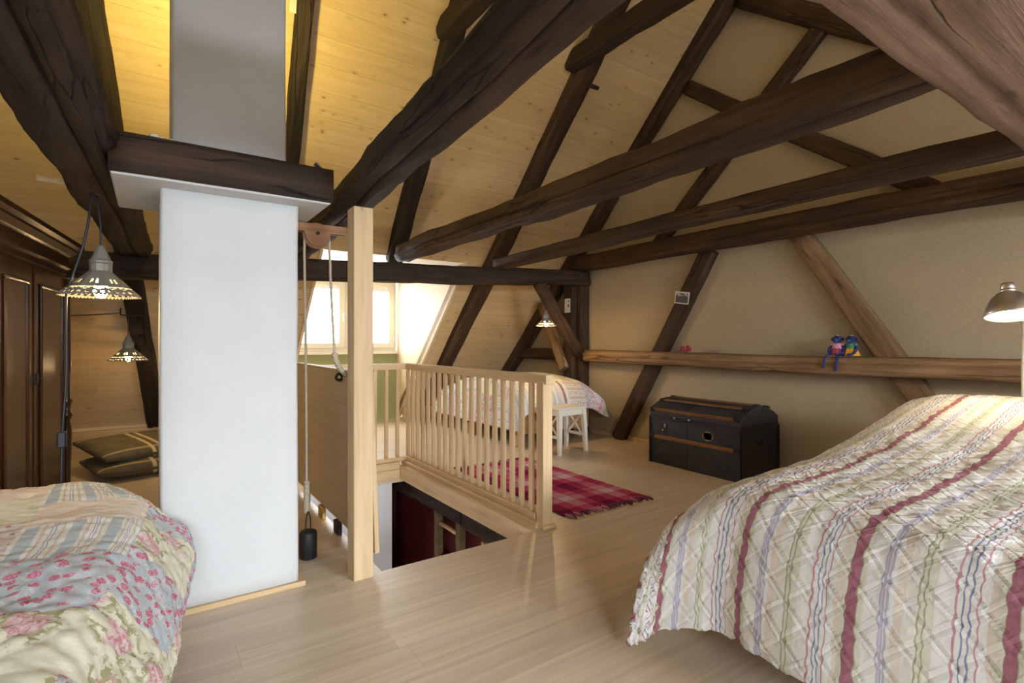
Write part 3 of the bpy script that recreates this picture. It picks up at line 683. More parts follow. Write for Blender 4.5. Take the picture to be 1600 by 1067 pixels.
# --- left bed (patchwork quilt, lower left)
def lbed():
    rows = []
    # rows along y (near -> far), cols along x (left -> right hem)
    spec = [  # y, xedge, zt, hem(x, z, dy)
        (.25, -.22, .55, (-.10, .20, 0)), (.8, -.18, .555, (-.06, .22, 0)), (1.25, -.14, .56, (-.005, .26, .0)), (1.65, -.085, .56, (.035, .27, .02)),
        (2.0, -.035, .56, (.085, .27, .03)), (2.25, -.02, .555, (.125, .31, .04)), (2.42, -.01, .545, (.115, .37, .03))]
    for y, xe, zt, (hx, hz, dy) in spec:
        rows.append([(-1.6, y, zt-.01), (-1.0, y, zt+.005), (-.62, y, zt+.01), (-.36, y, zt+.008), (xe-.09, y, zt), (xe-.01, y, zt-.025), (xe+.045, y+dy*.3, zt-.10), (hx-.015, y+dy*.7, (zt-.1+hz)/2), (hx, y+dy, hz)])
    rows.append([(-1.6, 2.80, .54), (-1.0, 2.81, .552), (-.62, 2.81, .555), (-.36, 2.80, .553), (-.17, 2.76, .55), (-.07, 2.62, .528), (.005, 2.54, .47), (.05, 2.50, .43), (.07, 2.47, .41)])
    rows.append([(-1.6, 2.87, .50), (-1.0, 2.88, .50), (-.62, 2.88, .50), (-.36, 2.87, .50), (-.175, 2.82, .50), (-.08, 2.68, .48), (-.0, 2.57, .43), (.03, 2.53, .40), (.05, 2.49, .385)])
    rows.append([(-1.6, 2.90, .26), (-1.0, 2.91, .26), (-.62, 2.91, .26), (-.36, 2.90, .26), (-.18, 2.85, .27), (-.09, 2.71, .29), (-.02, 2.58, .32), (.0, 2.54, .33), (.02, 2.50, .34)])
    du = [0, .55, 1.0, 1.4, 1.75, 2.0, 2.17, 2.52, 2.63, 2.87]; dv = [0, .6, .98, 1.24, 1.44, 1.53, 1.62, 1.75, 1.88]
    tbl = {}
    rr = random.Random(3)
    def pf(u, v):
        # rows of patches measured back from the far edge and in from the hem
        i = int((2.52-u)//.30) + 20; j = int((1.53-v)//.265) + 20
        i = int((2.56-u + (.10 if j % 2 else 0))//.33) + 20
        fixed = {(20, 20): 2, (20, 19): 0, (21, 20): 3, (21, 19): 1, (22, 20): 2, (22, 19): 0, (20, 21): 3, (21, 21): 0, (22, 21): 4, (23, 20): 1, (23, 21): 2, (24, 20): 0, (23, 19): 1, (24, 19): 0, (21, 22): 0, (22, 22): 4, (23, 22): 2, (24, 21): 3}
        if (i, j) in fixed: return fixed[(i, j)]
        return tbl.setdefault((i, j), rr.choice([0, 1, 2, 3, 4]))
    return quilt('patchwork_quilt', rows, du, dv, 300, 190, PATCH, pf, lambda u, v: groove(u*.8+v*.6, .055, .008)*.6, 'pastel floral patchwork quilt draped over the bed in the lower left corner', 'quilt', amp=.007, nz=(1.8, .9))
lbed()
bl = empty('single_bed', (-.85, 1.5, 0), 0, 'low bed under the pastel patchwork quilt at the lower left', 'bed')
m = MB(); m.box(-.7, .58, -1.2, 1.15, .24, .46, 0, .05); m.build('mattress', M_whitepaint, bl)
m = MB(); m.box(-.7, .56, -1.2, 1.15, .14, .235, 0, .005); m.build('bed_frame', M_bedwood, bl)
for sx in (-.64, .5):
    for sy in (-1.12, 1.07):
        m = MB(); m.box(sx-.03, sx+.03, sy-.03, sy+.03, 0, .14); m.build('leg', M_bedwood, bl)

# --- right bed (striped quilt, lower right)
def rbed():
    prof = [(1.60, .15), (1.615, .33), (1.66, .50), (1.75, .585), (1.90, .605), (2.25, .615), (2.65, .64), (3.0, .69), (3.3, .745), (3.6, .80), (3.85, .825), (4.02, .80), (4.10, .70), (4.12, .45)]
    ys = [1.36, 1.33, 1.27, 1.17, 1.05, .75, .40, .0, -.35, -.5, -.56]
    rows = []
    for i, (x, z) in enumerate(prof):
        r = []
        for j, yv in enumerate(ys):
            yy, xx = yv, x
            if i >= 3:
                taper = max(0, (x-1.9))*.02
                zz = [.22, .40, z-.09, z-.02, z, z+.004, z+.006, z, z-.03, .4, .2][j]
                yy = yv - taper
                if j <= 1: zz = min(zz, z-.15)
            else:
                zz = [min(z, .45)-.12, z-.10, z-.06, z-.02, z, z, z, z, z, z-.05, z-.1][j]
                xx = x + [-.10, -.08, -.05, -.015, .015, -.01, .012, -.01, .01, 0, 0][j] * (1.5 if i == 0 else 1.0 if i == 1 else .5)
                yy = yv + (-.02 if j < 2 else 0)
            r.append((xx, yy, zz))
        rows.append(r)
    du = [0, .18, .36, .49, .64, 1.0, 1.4, 1.75, 2.06, 2.37, 2.62, 2.8, 2.94, 3.2]; dv = [0, .18, .33, .45, .58, .88, 1.23, 1.63, 1.98, 2.2, 2.4]
    def qf(u, v): return min(groove(u+v, .10, .013), groove(u-v, .10, .013))
    o = quilt('striped_quilt', rows, du, dv, 440, 330, [M_stripe], lambda u, v: 0, qf, 'diamond-quilted white coverlet with plum and pastel stripes on the large bed', 'quilt', thick=.014, amp=.0058, nz=(2.0, .6))
    return o
rbed()
br = empty('double_bed', (2.9, .35, 0), 0, 'large bed under the striped coverlet at the lower right', 'bed')
m = MB(); m.box(-1.14, 1.12, -.82, .74, .30, .53, 0, .05); m.build('mattress', M_whitepaint, br)
m = MB(); m.box(-1.10, 1.12, -.80, .72, .20, .29, 0, .005); m.build('bed_frame', M_bedwood, br)
for sx in (-.95, 1.05):
    for sy in (-.72, .62):
        m = MB(); m.box(sx-.04, sx+.04, sy-.04, sy+.04, 0, .20); m.build('leg', M_bedwood, br)
m = MB(); m.ball((.70, .0, .60), 1, (.40, .58, .13), 24, 14); m.build('pillow', M_whitepaint, br)

# --- far bed (floral quilt beyond the railing)
def fbed():
    rows = []   # rows along y (front hem -> far), cols along x (left hem -> right hem)
    xs = [3.20, 3.205, 3.23, 3.30, 3.58, 3.87, 4.12, 4.28, 4.35, 4.375, 4.38]
    pr = [(4.50, .38), (4.52, .49), (4.58, .60), (4.70, .67), (5.0, .715), (5.4, .735), (5.8, .69), (6.1, .60), (6.3, .56), (6.42, .48), (6.44, .3)]
    for i, (y, z) in enumerate(pr):
        r = []
        for j, x in enumerate(xs):
            zz = [.19, .34, z-.10, z-.02, z, z+.01, z, z-.03, z-.12, z-.22, z-.32][j]
            yy = y
            if j < 2: zz = min(zz, z-.1)
            if i < 3 and j < 3: zz = max(.19, zz-.08)
            if i < 3 and j > 7: yy = y-.10; zz = max(.27, zz - .0); x = x + .07*(j-7)/3
            r.append((x+.015*math.sin(i*2.1)*(1 if j < 2 else 0), yy, max(.16, zz)))
        rows.append(r)
    du = [0, .11, .23, .37, .67, 1.07, 1.57, 2.0, 2.36, 2.55, 2.75]; dv = [0, .15, .31, .41, .69, .99, 1.24, 1.42, 1.55, 1.65, 1.75]
    tbl = {}; rr = random.Random(11)
    def pf(u, v):
        i, j = int(u//.34), int((v+.02)//.26)
        fixed = {(0, 2): 0, (0, 3): 5, (0, 4): 4, (0, 5): 1, (0, 6): 2, (1, 2): 3, (1, 3): 0, (1, 4): 0, (1, 5): 0, (0, 0): 1, (0, 1): 2, (1, 0): 2, (1, 1): 4, (2, 0): 1, (2, 1): 0}
        return fixed.get((i, j), tbl.setdefault((i, j), rr.choice([0, 1, 4, 2])))
    return quilt('floral_quilt', rows, du, dv, 170, 110, PATCH+[M_stripe], pf, lambda u, v: groove(u+v, .06, .01), 'floral patchwork quilt on the far bed beyond the railing', 'quilt', amp=.005)
fbed()
bf = empty('guest_bed', (3.80, 5.55, 0), 0, 'wooden bed beyond the railing, under the eaves by the gable wall', 'bed')
m = MB(); m.box(-.50, .50, -.88, .80, .32, .53, 0, .05); m.build('mattress', M_whitepaint, bf)
m = MB(); m.box(-.53, .52, -.93, -.90, .13, .44, 0, .004); m.build('footboard', M_bedwood, bf)
for sx in (-.53, .49): m = MB(); m.box(sx, sx+.03, -.895, .80, .16, .31, 0, .004); m.build('side_rail', M_bedwood, bf)
for sx in (-.50, .44):
    for sy in (-.84, .1, .74):
        m = MB(); m.box(sx-.045, sx+.045, sy-.045, sy+.045, 0, .155, 0, .004); m.build('leg', M_bedwood, bf)

# ------------------------------------------------------------------ stool
st = empty('stool', (3.56, 4.20, 0), math.radians(4), 'white painted wooden stool with crossed side braces, behind the railing post', 'stool')
sw, sd, sh = .40, .30, .45
m = MB(); m.box(-sw/2, sw/2, -sd/2, sd/2, sh, sh+.022, 0, .006); m.build('seat', M_whitepaint, st)
for a, b_ in (((-.17, -.12), (-.19, -.145)), ((.17, -.12), (.19, -.145)), ((-.17, .12), (-.19, .145)), ((.17, .12), (.19, .145))):
    m = MB(); rr = []
    for t, (cx, cy), hw in ((0, b_, .016), (.62, ((a[0]+b_[0])/2, (a[1]+b_[1])/2), .022), (1, a, .024)):
        z = sh*t; rr.append([(cx-hw, cy-hw, z), (cx+hw, cy-hw, z), (cx+hw, cy+hw, z), (cx-hw, cy+hw, z)])
    m.rings(rr, 0, False, True); m.build('leg', M_whitepaint, st)
for sy in (-.12, .12): m = MB(); m.box(-.15, .15, sy-.009, sy+.009, sh-.062, sh, 0, .002); m.build('apron', M_whitepaint, st)
for sx in (-.172, .172):
    m = MB(); m.box(sx-.009, sx+.009, -.10, .10, sh-.062, sh, 0, .002); m.build('apron', M_whitepaint, st)
    m = MB(); m.box(sx*1.04-.009, sx*1.04+.009, -.11, .11, .16, .19, 0, .002); m.build('stretcher', M_whitepaint, st)
    for s in (-1, 1):
        m = MB(); m.box(-.008, .008, -.145, .145, -.010, .010, 0, .002, Matrix.Translation((sx*1.01, 0, .288)) @ Matrix.Rotation(s*.80, 4, 'X')); m.build('cross_brace', M_whitepaint, st)

# ------------------------------------------------------------------ rug
rg = empty('rag_rug', (2.63, 3.36, 0), math.radians(-1), 'magenta and pink checked rag rug on the floor beside the railing', 'rug')
g = G('rag_weave', .95, 0, .1); uv = g.co('UV'); x = g.sep(uv)
fu = g.ramp(g.math('FRACT', g.math('DIVIDE', x[0], .39)), [(0, 0.0), (.27, .5), (.5, 1.0), (.76, .5)], 'CONSTANT')
fv = g.ramp(g.math('FRACT', g.math('DIVIDE', x[1], .50)), [(0, 0.0), (.20, .35), (.45, .9), (.62, .55), (.82, .2)], 'CONSTANT')
f = g.math('ADD', g.math('MULTIPLY', fu, .5), g.math('MULTIPLY', fv, .5))
spk = g.noise(g.map(uv, (60, 300, 1)), 1.0, 3, .6)
f = g.math('ADD', f, g.math('MULTIPLY', g.math('SUBTRACT', spk, .5), .55))
g.color(g.ramp(f, [(.0, (.17, .008, .04)), (.25, (.42, .022, .08)), (.5, (.60, .09, .17)), (.72, (.62, .26, .32)), (.95, (.72, .48, .50))]))
g.bump(g.math('ADD', g.n('TexWave', 0, {'Vector': uv, 'Scale': 28.0, 'Distortion': 2.0}, bands_direction='Y'), g.math('MULTIPLY', spk, .7)), .8, .01); M_rug = g.m
def rugmesh():
    nx, ny = 60, 110; me = bpy.data.meshes.new('rug_weave'); pts = []; uvs = []; W = ny+1
    for i in range(nx+1):
        for j in range(ny+1):
            u, v = .78*i/nx, 1.5*j/ny
            ex = .012*noise.noise((v*5, i//30, 2)) * (1 if i in (0, nx) else .6)
            pts.append((u-.39+ex, v-.75+.01*noise.noise((u*6, 5, 1)), .010+.0035*noise.noise((u*14, v*14, 0))+.0025*math.sin(v*260))); uvs.append((u, v))
    fc = [(i*W+j, (i+1)*W+j, (i+1)*W+j+1, i*W+j+1) for i in range(nx) for j in range(ny)]
    me.from_pydata(pts, [], fc); ul = me.uv_layers.new()
    for l in me.loops: ul.data[l.index].uv = uvs[l.vertex_index]
    me.polygons.foreach_set('use_smooth', [True]*len(fc)); me.materials.append(M_rug)
    o = bpy.data.objects.new('rug_weave', me); link(o, rg); s = o.modifiers.new('t', 'SOLIDIFY'); s.thickness = .008; s.offset = -1
rugmesh()
M_fr = [plain('fringe_plum', (.16, .02, .07), .95), plain('fringe_pink', (.55, .22, .30), .95)]
for e in (-1, 1):
    for k in range(22):
        xx = -.375 + .75*k/21; m = MB(); L = .05+.03*R.random(); dx = (R.random()-.5)*.04
        m.tube(smoothpath([(xx, e*.745, .010), (xx+dx*.4, e*(.75+L*.5), .012), (xx+dx, e*(.75+L), .006)], 3), [.008, .007, .008, .009, .008, .007, .004], 6)
        m.build('tassel', M_fr[0 if R.random() < .6 else 1], rg)

# ------------------------------------------------------------------ trunk
tk = empty('trunk', (4.205, 2.885, 0), math.radians(-1.5), 'old black domed travel trunk with wooden slats against the clay wall', 'trunk')
g = G('black_canvas', .5, 0, .45); c = g.co(); f = g.noise(c, 7, 6, .65); sc = g.noise(c, 45, 4, .7)
g.color(g.mix(g.ramp(sc, [(.66, 0.0), (.75, .35)]), g.ramp(f, [(.35, (.012, .013, .016)), (.7, (.030, .031, .035))]), (.20, .17, .13))); g.bump(g.noise(c, 300, 2), .25, .002); M_canvas = g.m
M_slat = timber('trunk_slat', (.10, .04, .015), (.20, .085, .032), (.30, .14, .055), .5, .3)
M_band = plain('black_band', (.010, .010, .012), .4, 0, .2, 40)
TD, TL, TZ, TC = .27, .475, .435, .605      # half depth, half length, body height, crown height
def dome(off=0):
    p = []
    for k in range(13):
        a = -1 + 2*k/12; p.append((a*(TD+off), TZ-.0 + .075 + (TC-TZ-.075)*(1-a*a) + off))
    return p
def body_with_hole():
    m = MB()
    # body: front panel (x=-TD) has a ragged hole
    hy, hz, hw, hh = -.165, .335, .042, .030
    ring = [(-TD, hy + hw*math.copysign(abs(math.cos(a))**.6, math.cos(a))*(1+.15*math.sin(3*a)), hz + hh*math.copysign(abs(math.sin(a))**.6, math.sin(a))) for a in [2*PI*k/16+.01 for k in range(16)]]
    rect = []
    for a in [2*PI*k/16+.01 for k in range(16)]:
        ca, sa = math.cos(a), math.sin(a); s = 1/max(abs(ca), abs(sa)); rect.append((-TD, hy+.08*ca*s, hz+.07*sa*s))
    m.rings([rect, ring, [(p[0]+.012, p[1], p[2]) for p in ring]], 0, False, False)
    y0, y1, z0, z1 = hy-.08, hy+.08, hz-.07, hz+.07
    def quad(a, b, c, d): m.face([m.b.verts.new(p) for p in (a, b, c, d)])
    for (ya, yb, za, zb) in ((-TL, y0, 0, TZ), (y1, TL, 0, TZ), (y0, y1, 0, z0), (y0, y1, z1, TZ)):
        quad((-TD, ya, za), (-TD, yb, za), (-TD, yb, zb), (-TD, ya, zb))
    quad((TD, -TL, 0), (TD, TL, 0), (TD, TL, TZ), (TD, -TL, TZ))
    for yy in (-TL, TL): quad((-TD, yy, 0), (TD, yy, 0), (TD, yy, TZ), (-TD, yy, TZ))
    quad((-TD, -TL, 0), (TD, -TL, 0), (TD, TL, 0), (-TD, TL, 0)); quad((-TD, -TL, TZ), (TD, -TL, TZ), (TD, TL, TZ), (-TD, TL, TZ))
    return m
body_with_hole().build('body', M_canvas, tk)
m = MB()
pf_ = [(-TD, TZ)] + dome() + [(TD, TZ)]
m.prism(pf_, -TL, TL); m.build('lid', M_canvas, tk)
for zz, hh in ((TZ, .022),):
    m = MB(); 
    m.box(-TD-.004, -TD, -TL-.004, TL+.004, zz-hh, zz+hh); m.box(TD, TD+.004, -TL-.004, TL+.004, zz-hh, zz+hh)
    m.box(-TD, TD, -TL-.004, -TL, zz-hh, zz+hh); m.box(-TD, TD, TL, TL+.004, zz-hh, zz+hh); m.build('rim_band', M_band, tk)
def slat(x, z, w, t, L, name='slat', rot=0):
    m = MB(); m.box(-L/2, L/2, -w/2, w/2, -t/2, t/2, 0, .002); o = m.build(name, M_slat, tk); ML = Matrix.Translation((x, 0, z)) @ Matrix.Rotation(PI/2, 4, 'Z') @ Matrix.Rotation(rot, 4, 'X'); o.matrix_local = ML
    for s in (-1, 1):
        m = MB(); m.box(-.025, .025, -w/2-.003, w/2+.003, -t/2-.002, t/2+.003, 0, .001); e = m.build('slat_cap', M_band, tk); e.matrix_local = ML @ Matrix.Translation((s*(L/2-.025), 0, 0))
slat(-TD-.007, .255, .034, .014, .93, rot=PI/2)
slat(-TD-.005, TZ+.072, .03, .014, .93, rot=PI/2-.4)
slat(-.14, dome()[3][1]+.007, .032, .012, .92, rot=-.25)
slat(.02, TC+.004, .032, .012, .92)
slat(.16, dome()[9][1]+.007, .032, .012, .92, rot=.25)
for y_ in (.06,):
    m = MB(); m.box(-TD-.003, -TD, y_-.008, y_+.008, 0, TZ-.02); m.build('seam_strip', M_band, tk)
    m = MB(); rr = [[(x, y_-.009, z+.003), (x, y_+.009, z+.003)] for x, z in dome()]; m.rings(rr, 0, True, False, False); o = m.build('seam_strip', M_band, tk)
    so = o.modifiers.new('t', 'SOLIDIFY'); so.thickness = .003
for yy in (-TL, TL):
    for xx in (-TD, TD):
        m = MB(); m.box(xx-.005, xx+.005, yy-.012, yy+.012, 0, TZ); m.box(xx-.012, xx+.012, yy-.005, yy+.005, 0, TZ); m.build('corner_strip', M_band, tk)
m = MB()
for yy in (-TL, ):
    for k in range(22): m.ball((-TD-.004, yy+.006, .02+k*.019), .0035, u=6, v=4)
    for x_, z_ in dome(.0): m.ball((x_, yy-.003, z_-.012), .0035, u=6, v=4)
for k in range(20): m.ball((-TD-.004, .06, .02+k*.02), .003, u=6, v=4)
m.build('rivets', M_metal, tk)['kind'] = 'stuff'
m = MB(); m.box(-TD-.006, -TD, .28, .36, .30, .385, 0, .002); lk = m.build('lock_plate', M_band, tk)
m = MB(); m.lathe([(.010, 0), (.010, .008)], 12, M=Matrix.Translation((-TD-.006, .315, .325)) @ Matrix.Rotation(-PI/2, 4, 'Y')); m.build('keyhole_ring', M_brass, lk)
m = MB(); m.box(-TD-.014, -TD-.006, .285, .30, .35, .385, 0, .002); m.build('hasp', M_metal, lk)
for yy in (.02, .18):
    m = MB(); m.ball((-TD-.014, yy, TZ+.015), .011, u=8, v=6); m.build('handle_stud', M_metal, tk)
m = MB(); m.tube(smoothpath([(-TD-.014, .02, TZ+.012), (-TD-.02, .1, TZ+.0), (-TD-.014, .18, TZ+.012)]), .007, 6); m.build('front_handle', M_band, tk)
m = MB(); m.box(-.045, .045, -TL-.006, -TL, .325, .345, 0, .002); m.build('side_handle_plate', M_band, tk)
m = MB(); m.tube(smoothpath([(-.04, -TL-.006, .335), (-.036, -TL-.012, .30), (0, -TL-.014, .285), (.036, -TL-.012, .30), (.04, -TL-.006, .335)]), .007, 6); m.build('side_handle', M_band, tk)
m = MB(); hy, hz = -.165, .335
tear = [(-TD-.0015, hy+(.050+.012*noise.noise((k*1.7, 1, 2)))*math.cos(2*PI*k/24)*1.05, hz+(.042+.010*noise.noise((k*1.3, 4, 2)))*math.sin(2*PI*k/24)) for k in range(24)]
inn = [(-TD-.0015, hy+.043*math.copysign(abs(math.cos(a))**.6, math.cos(a)), hz+.031*math.copysign(abs(math.sin(a))**.6, math.sin(a))) for a in [2*PI*k/24 for k in range(24)]]
m.rings([tear, inn], 0, False, False); m.build('torn_edge', plain('torn_wood', (.28, .18, .09), .9), tk)

# ------------------------------------------------------------------ cloth dolls
M_blue = plain('doll_blue', (.022, .035, .16), .9); M_blue2 = plain('doll_face_blue', (.035, .10, .24), .9)
M_pinkc = plain('doll_pink', (.62, .26, .40), .9); M_greenc = plain('doll_green', (.06, .24, .15), .9); M_yel = plain('doll_yellow', (.72, .34, .02), .9)
g = G('doll_stripes', .9); c = g.co(); xx_ = g.sep(c)
g.color(g.ramp(g.math('FRACT', g.math('MULTIPLY', xx_[1], 42.0)), [(0, (.45, .02, .03)), (.3, (.05, .10, .10)), (.45, (.55, .22, .02)), (.6, (.40, .02, .08)), (.8, (.03, .05, .2))], 'CONSTANT')); M_dstripe = g.m
def monkey(loc, rz, label, shirt, skirt, dangle):
    t = empty('cloth_monkey', loc, rz, label, 'toy', 'cloth monkeys on the wall rail')
    # doll faces -x; sits at origin
    m = MB(); m.ball((0, 0, .052), .034, (.8, 1, 1.45), 14, 10)
    for s in (-1, 1):
        m.tube(smoothpath([(-.002, s*.030, .088), (-.014, s*.050, .062), (-.030, s*.052, .035), (-.040, s*.044, .022)], 5), [.011]*5+[.010]*5+[.009]*5+[.010], 8)
        if dangle: m.tube(smoothpath([(-.015, s*.02, .012), (-.055, s*.032, .014), (-.082, s*.044+.012, -.008), (-.088, s*.046+.02, -.055), (-.088, s*.046+.026, -.095 - .02*(s < 0))], 5), .0085, 8)
        else: m.tube(smoothpath([(-.015, s*.02, .012), (-.06, s*.036, .016), (-.105, s*.050, .012)], 5), .011, 8)
    m.build('body', M_blue, t)
    m = MB(); m.ball((-.006, 0, .130), .031, (.95, 1.08, 1.0), 16, 12)
    for s in (-1, 1): m.ball((.0, s*.037, .132), .012, (.5, 1, 1.1), 10, 8)
    h = m.build('head', M_blue, t)
    m = MB(); m.ball((-.033, 0, .121), .015, (.85, 1, 1.0), 12, 8); m.build('muzzle', M_blue2, h)
    for s in (-1, 1): m = MB(); m.ball((-.033, s*.012, .141), .0045, u=8, v=6); m.build('eye', M_iron, h)
    m = MB(); m.ball((.0, 0, .160), .011, (1, 1.2, .4), 10, 6); m.build('tuft', M_lacewhite, h)
    m = MB(); rr = []
    for z, r in ((.104, .020), (.094, .036), (.075, .038), (.058, .040)):
        rr.append([(r*.85*math.cos(2*PI*k/18), r*math.sin(2*PI*k/18), z) for k in range(18)])
    m.rings(rr, 0, True, False)
    for s in (-1, 1): m.ball((-.004, s*.036, .090), .016, (.9, 1, .8), 10, 8)
    m.build('shirt', shirt, t)
    m = MB(); rr = []
    for z, r in ((.062, .038), (.040, .045), (.018, .055), (.006, .060)):
        rr.append([(r*(.9+.08*math.sin(k*1.6))*math.cos(2*PI*k/28), r*(1+.07*math.sin(k*1.6))*math.sin(2*PI*k/28), z) for k in range(28)])
    m.rings(rr, 0, True, False); m.build('skirt', skirt, t); return t
monkey((4.46, 1.925, 1.036), .05, 'blue cloth monkey in pink top with long legs dangling over the wall rail', M_pinkc, M_dstripe, True)
monkey((4.46, 1.825, 1.035), -.25, 'blue cloth monkey in green top and yellow skirt sitting on the wall rail', M_greenc, M_yel, False)
bd = empty('cloth_bundle', (4.47, 3.36, 1.043), 0, 'tiny rainbow striped cloth animal on the wall rail near the photo brace', 'toy')
m = MB(); m.ball((0, 0, .026), .034, (.8, 1.15, .8), 14, 10); m.build('body', M_dstripe, bd)
m = MB(); m.ball((-.01, -.040, .022), .014, (1, 1, 1.2), 10, 8); m.ball((-.005, .040, .008), .010, (1, 1.4, .6), 10, 8); m.build('head', plain('doll_red', (.45, .02, .07), .9), bd)
m = MB(); m.ball((-.015, .0, .048), .010, (1, 1.2, .7), 8, 6); m.build('crest', M_yel, bd)

bd.scale = (1.0, 1.45, 1.45)
# ------------------------------------------------------------------ pinned pictures
pc = empty('paper_card', (4.396, 5.10, 1.61), 0, 'white paper card with small dark print pinned on the corner post', 'card')
m = MB(); m.box(-.002, 0, -.055, .055, -.09, .09); m.build('sheet', M_whitepaint, pc)
m = MB(); m.box(-.0035, -.002, -.03, -.005, -.02, .015); m.build('print', plain('card_print', (.09, .07, .05), .8), pc)
m = MB(); m.box(-.0035, -.002, -.035, -.015, .045, .065); m.build('print', plain('card_print_green', (.06, .10, .06), .8), pc)
pp = empty('snapshot', (4.495, 3.42, 1.60), 0, 'small white-bordered black and white photograph pinned on the slanting brace', 'photo'); pp.rotation_euler = (.15, 0, 0)
m = MB(); m.box(-.002, 0, -.088, .088, -.062, .062); m.build('print_border', plain('photo_border', (.68, .64, .58), .6), pp)
g = G('photo_image', .4); c = g.co(); z_ = g.sep(c)
g.color(g.mix(g.ramp(g.math('ADD', z_[2], .05), [(.0, 0.0), (.062, 0.0), (.07, 1.0)]), g.ramp(g.noise(c, 50, 3), [(.4, (.02, .02, .02)), (.6, (.07, .065, .06))]), g.ramp(g.noise(c, 40, 4), [(.4, (.05, .05, .05)), (.6, (.45, .43, .41))])))
m = MB(); m.box(-.0035, -.002, -.076, .076, -.052, .050); m.build('picture', g.m, pp)

# ------------------------------------------------------------------ pierced tin pendant lamps
def pendant(loc, D, cord_pts, label, energy):
    t = empty('pendant_lamp', loc, .2, label, 'lamp', 'pierced tin pendant lamps')
    R0 = D/2; H = D*.36; n = 128; rows = 22
    m = MB(); grid = []
    for r in range(rows+1):
        f = r/rows; rad = .040*D/.3 + (R0-.040*D/.3)*f; z = H*(1-f)
        ring = []
        for k in range(n):
            a = 2*PI*k/n; seg = (a/(PI/4)) % 1.0 - .5       # eight flat facets
            fl = math.cos(PI/8)/math.cos(seg*PI/4); rr_ = rad*(1 + (fl-1)*.75)
            zz = z - (.006*D/.3*abs(math.sin(k*PI/2)) if r == rows else 0)
            ring.append(m.b.verts.new((rr_*math.cos(a), rr_*math.sin(a), zz)))
        grid.append(ring)
    def hole(r, k):
        s = k % 16
        if r in (8, 9, 10, 11):      # rosette of petals in each facet centre
            dx, dy = (s-7.5)/2.6, (r-9.5)/1.6; q = math.hypot(dx, dy)
            return .50 < q < 1.35 and s not in (7, 8)
        if r in (15, 16): return s % 8 in (1, 2, 5, 6) or (r == 15 and s in (0, 3, 4, 7, 8, 11, 12, 15))
        if r == 17: return s % 8 in (3, 4)
        if r in (19, 20): return k % 4 in (1, 2)
        return False
    for r in range(rows):
        for k in range(n):
            if not hole(r, k): m.face((grid[r][k], grid[r][(k+1) % n], grid[r+1][(k+1) % n], grid[r+1][k]), 0, False)
    sh_ = m.build('lamp_shade', M_metal, t); so = sh_.modifiers.new('t', 'SOLIDIFY'); so.thickness = .0015
    k_ = D/.3
    m = MB(); m.lathe([(.041*k_, 0), (.041*k_, .03*k_), (.045*k_, .032*k_), (.041*k_, .036*k_), (.043*k_, .044*k_), (.036*k_, .052*k_), (.014*k_, .105*k_), (.010*k_, .112*k_)], 12, (0, 0, H), smooth=False); m.build('cap', M_metal, t)
    m = MB(); m.lathe([(.018*k_, .0), (.018*k_, .05*k_)], 12, (0, 0, H-.035*k_)); m.build('socket', M_iron, t)
    m = MB(); m.lathe([(.0, -.105*k_), (.016*k_, -.10*k_), (.027*k_, -.08*k_), (.028*k_, -.065*k_), (.018*k_, -.035*k_), (.013*k_, -.02*k_)], 16, (0, 0, H-.015*k_)); m.build('bulb', M_bulb, t)
    inv = Matrix.Translation(loc) @ Matrix.Rotation(.2, 4, 'Z'); inv.invert()
    m = MB(); m.tube([inv @ p for p in smoothpath(cord_pts, 6)], .0042, 8); m.build('cord', M_cable, t)
    light('pendant_glow', 'POINT', (loc[0], loc[1], loc[2]-.035*k_), energy, (1, .66, .30), .02)
    return t
pendant((-.185, 2.97, 1.355), .305, [(-.185, 2.97, 1.57), (-.187, 2.975, 1.68), (-.20, 2.99, 1.80)], 'large pierced tin pendant lamp hanging from the upper left beam in front of the wardrobe', 2.2)
pendant((-.165, 5.70, .985), .30, [(-.165, 5.70, 1.20), (-.165, 5.70, 1.38)], 'pierced tin pendant lamp hanging low before the sloping boards left of the chimney', 6.5)
pendant((3.62, 4.56, 1.325), .235, [(3.62, 4.56, 1.49), (3.63, 4.60, 1.68), (3.66, 4.74, 1.80)], 'small pierced tin pendant lamp glowing over the far bed', 12)
hk = MB(); hk.tube([(-.22, 5.72, 1.44), (-.22, 5.72, 1.385), (-.165, 5.72, 1.38), (-.06, 5.80, 1.385)], .007, 6); o = hk.build('wall_hook', M_iron); tag(o, 'black iron hook on the rafter carrying the low pendant lamp', 'hook')
m = MB(); m.tube(smoothpath([(-.22, 5.71, 1.40), (-.5, 5.68, 1.37), (-.85, 5.6, 1.37), (-1.3, 5.5, 1.42)]), .005, 6); o = m.build('wall_cable', M_cable); tag(o, 'thin black cable strung from the iron hook behind the wardrobe', 'cable')
cb = empty('power_cable', (-.28, 2.95, 0), 0, 'hanging black cable with inline switch in front of the wardrobe corner', 'cable')
pts = [(-.19, 2.96, 1.80), (-.215, 2.95, 1.80), (-.225, 2.93, 1.68), (-.245, 2.93, 1.56), (-.292, 2.93, 1.38), (-.30, 2.93, 1.30), (-.300, 2.93, 1.0), (-.312, 2.93, .75), (-.315, 2.93, .45), (-.31, 3.02, .20), (-.33, 3.1, .01)]
m = MB(); m.tube([Vector(p)-Vector((-.28, 2.95, 0)) for p in smoothpath(pts, 8)], .0055, 8); m.build('cable_run', M_cable, cb)
m = MB(); m.box(-.016, .016, -.012, .012, -.035, .035, 0, .006); m.build('inline_switch', M_switch, cb, loc=(-.034, -.02, .73))

